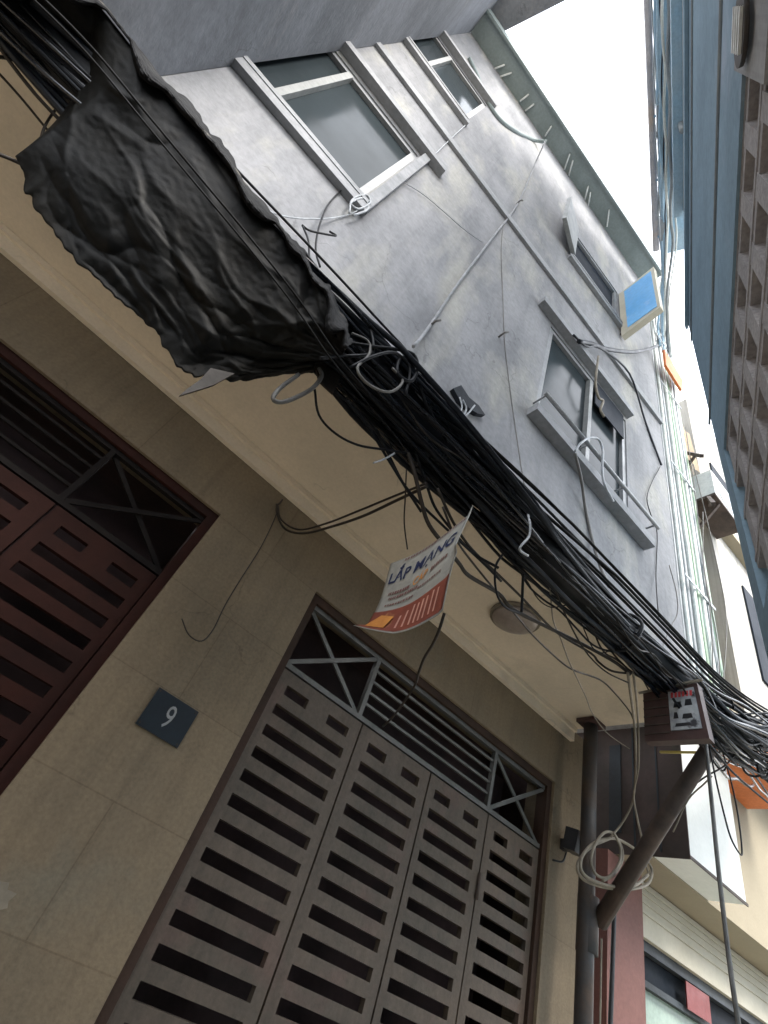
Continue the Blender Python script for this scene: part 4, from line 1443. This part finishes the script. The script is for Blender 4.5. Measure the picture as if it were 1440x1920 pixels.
for k, (xs_, lab) in enumerate((([(1285, 800), (1300, 900), (1318, 1050), (1333, 1160), (1338, 1300)], 'leftmost of three thin wires crossing the sunlit wall'),
                                ([(1300, 870), (1322, 960), (1345, 1060), (1362, 1160), (1355, 1300)], 'middle one of three thin wires crossing the sunlit wall'),
                                ([(1318, 960), (1320, 1060), (1345, 1200), (1350, 1290)], 'lowest starting one of three thin wires crossing the sunlit wall'))):
    cab('wire', lab, [(x, y, 1.3) for x, y in xs_], .0045, 'cable_g', 'wire', 'wires over the sunlit wall')

# clamp on the facade
cp = thing('cable_clamp', 'dark iron clamp with white strings bolted to the grey facade beside the bundle', 'clamp', tuple(aty(885, 755, YF)))
m_ = MB()
P = [aty(x, y, YF - .03) for x, y in ((850, 728), (865, 722), (880, 745), (898, 760), (910, 778), (895, 775), (875, 762), (862, 750))]
n = len(P)
m_.v += P + [p + Vector((0, .028, 0)) for p in P]
m_.f += [tuple(range(n)), tuple(range(n, 2 * n))[::-1]] + [(k, (k + 1) % n, n + (k + 1) % n, n + k) for k in range(n)]
m_.sm += [False] * (n + 2)
m_.build('bracket', M['cable_b'], cp)
for pts in ([(862, 745), (866, 765), (855, 785), (848, 805)], [(868, 750), (874, 768), (862, 790), (852, 800)], [(890, 760), (878, 775), (868, 782)]):
    m_ = MB()
    m_.tube([aty(x, y, YF - .045) for x, y in pts], .005, 5)
    m_.build('string', M['cable_w'], cp)
for (x, y, lab) in ((805, 612, 'tiny wall hook on the grey facade below the long stain'), (968, 383, 'tiny wall hook where the facade wires split'), (935, 632, 'tiny wall hook with a pale tag on the vertical facade wire')):
    hk = MB()
    p = aty(x, y, YF)
    hk.tube([p + Vector((0, .0, .0)), p + Vector((0, -.05, 0)), p + Vector((.02, -.06, .03))], .008, 5, 0)
    solid('wall_hook', hk, M['cable_g'], lab, 'hook', 'hooks on the facade')
hk = MB()
p = aty(519, 948, YW)
hk.tube([p, p + Vector((0, -.03, 0)), p + Vector((0, -.035, .03))], .005, 5, 0)
solid('wall_hook', hk, M['strut'], 'small rusty hook in the tan wall holding the drooping cable pair', 'hook')

ts = MB()
P = [aty(x, y, YW - .002) for x, y in ((-8, 1652), (18, 1655), (14, 1668), (32, 1676), (16, 1690), (14, 1703), (-8, 1708))]
n = len(P)
ts.v += P + [p + Vector((0, .0015, 0)) for p in P]
ts.f += [tuple(range(n)), tuple(range(n, 2 * n))[::-1]] + [(k, (k + 1) % n, n + (k + 1) % n, n + k) for k in range(n)]
ts.sm += [False] * (n + 2)
solid('torn_sticker', ts, M['cable_t'], 'torn tan remnant of a sticker on the wall at the lower left edge', 'sticker')
# cables and pipe beside the red pillar
cab('pipe', 'thin black pipe running down beside the red pillar', [(1152, 1700, 2.1), (1150, 1760, 2.1), (1147, 1850, 2.1), (1143, 1960, 2.1)], .014, 'black', 'pipe')
cab('cord', 'thin tan cord running down between the pole and the red pillar', [(1128, 1760, 2.1), (1127, 1820, 2.1), (1126, 1880, 2.1), (1124, 1960, 2.1)], .005, 'cable_t', 'cord')
cab('cable', 'taut pale cable stretched along the strut', [(1262, 1560, 1.4), (1290, 1500, 1.3), (1320, 1470, 1.2), (1335, 1455, 1.15)], .004, 'cable_t')
yl = MB()
yl.bar(aty(1238, 1410, 1.6), aty(1320, 1411, 1.3), .012)
solid('plastic_strip', yl, M['yellow'], 'short yellow plastic strip under the sign box', 'strip')
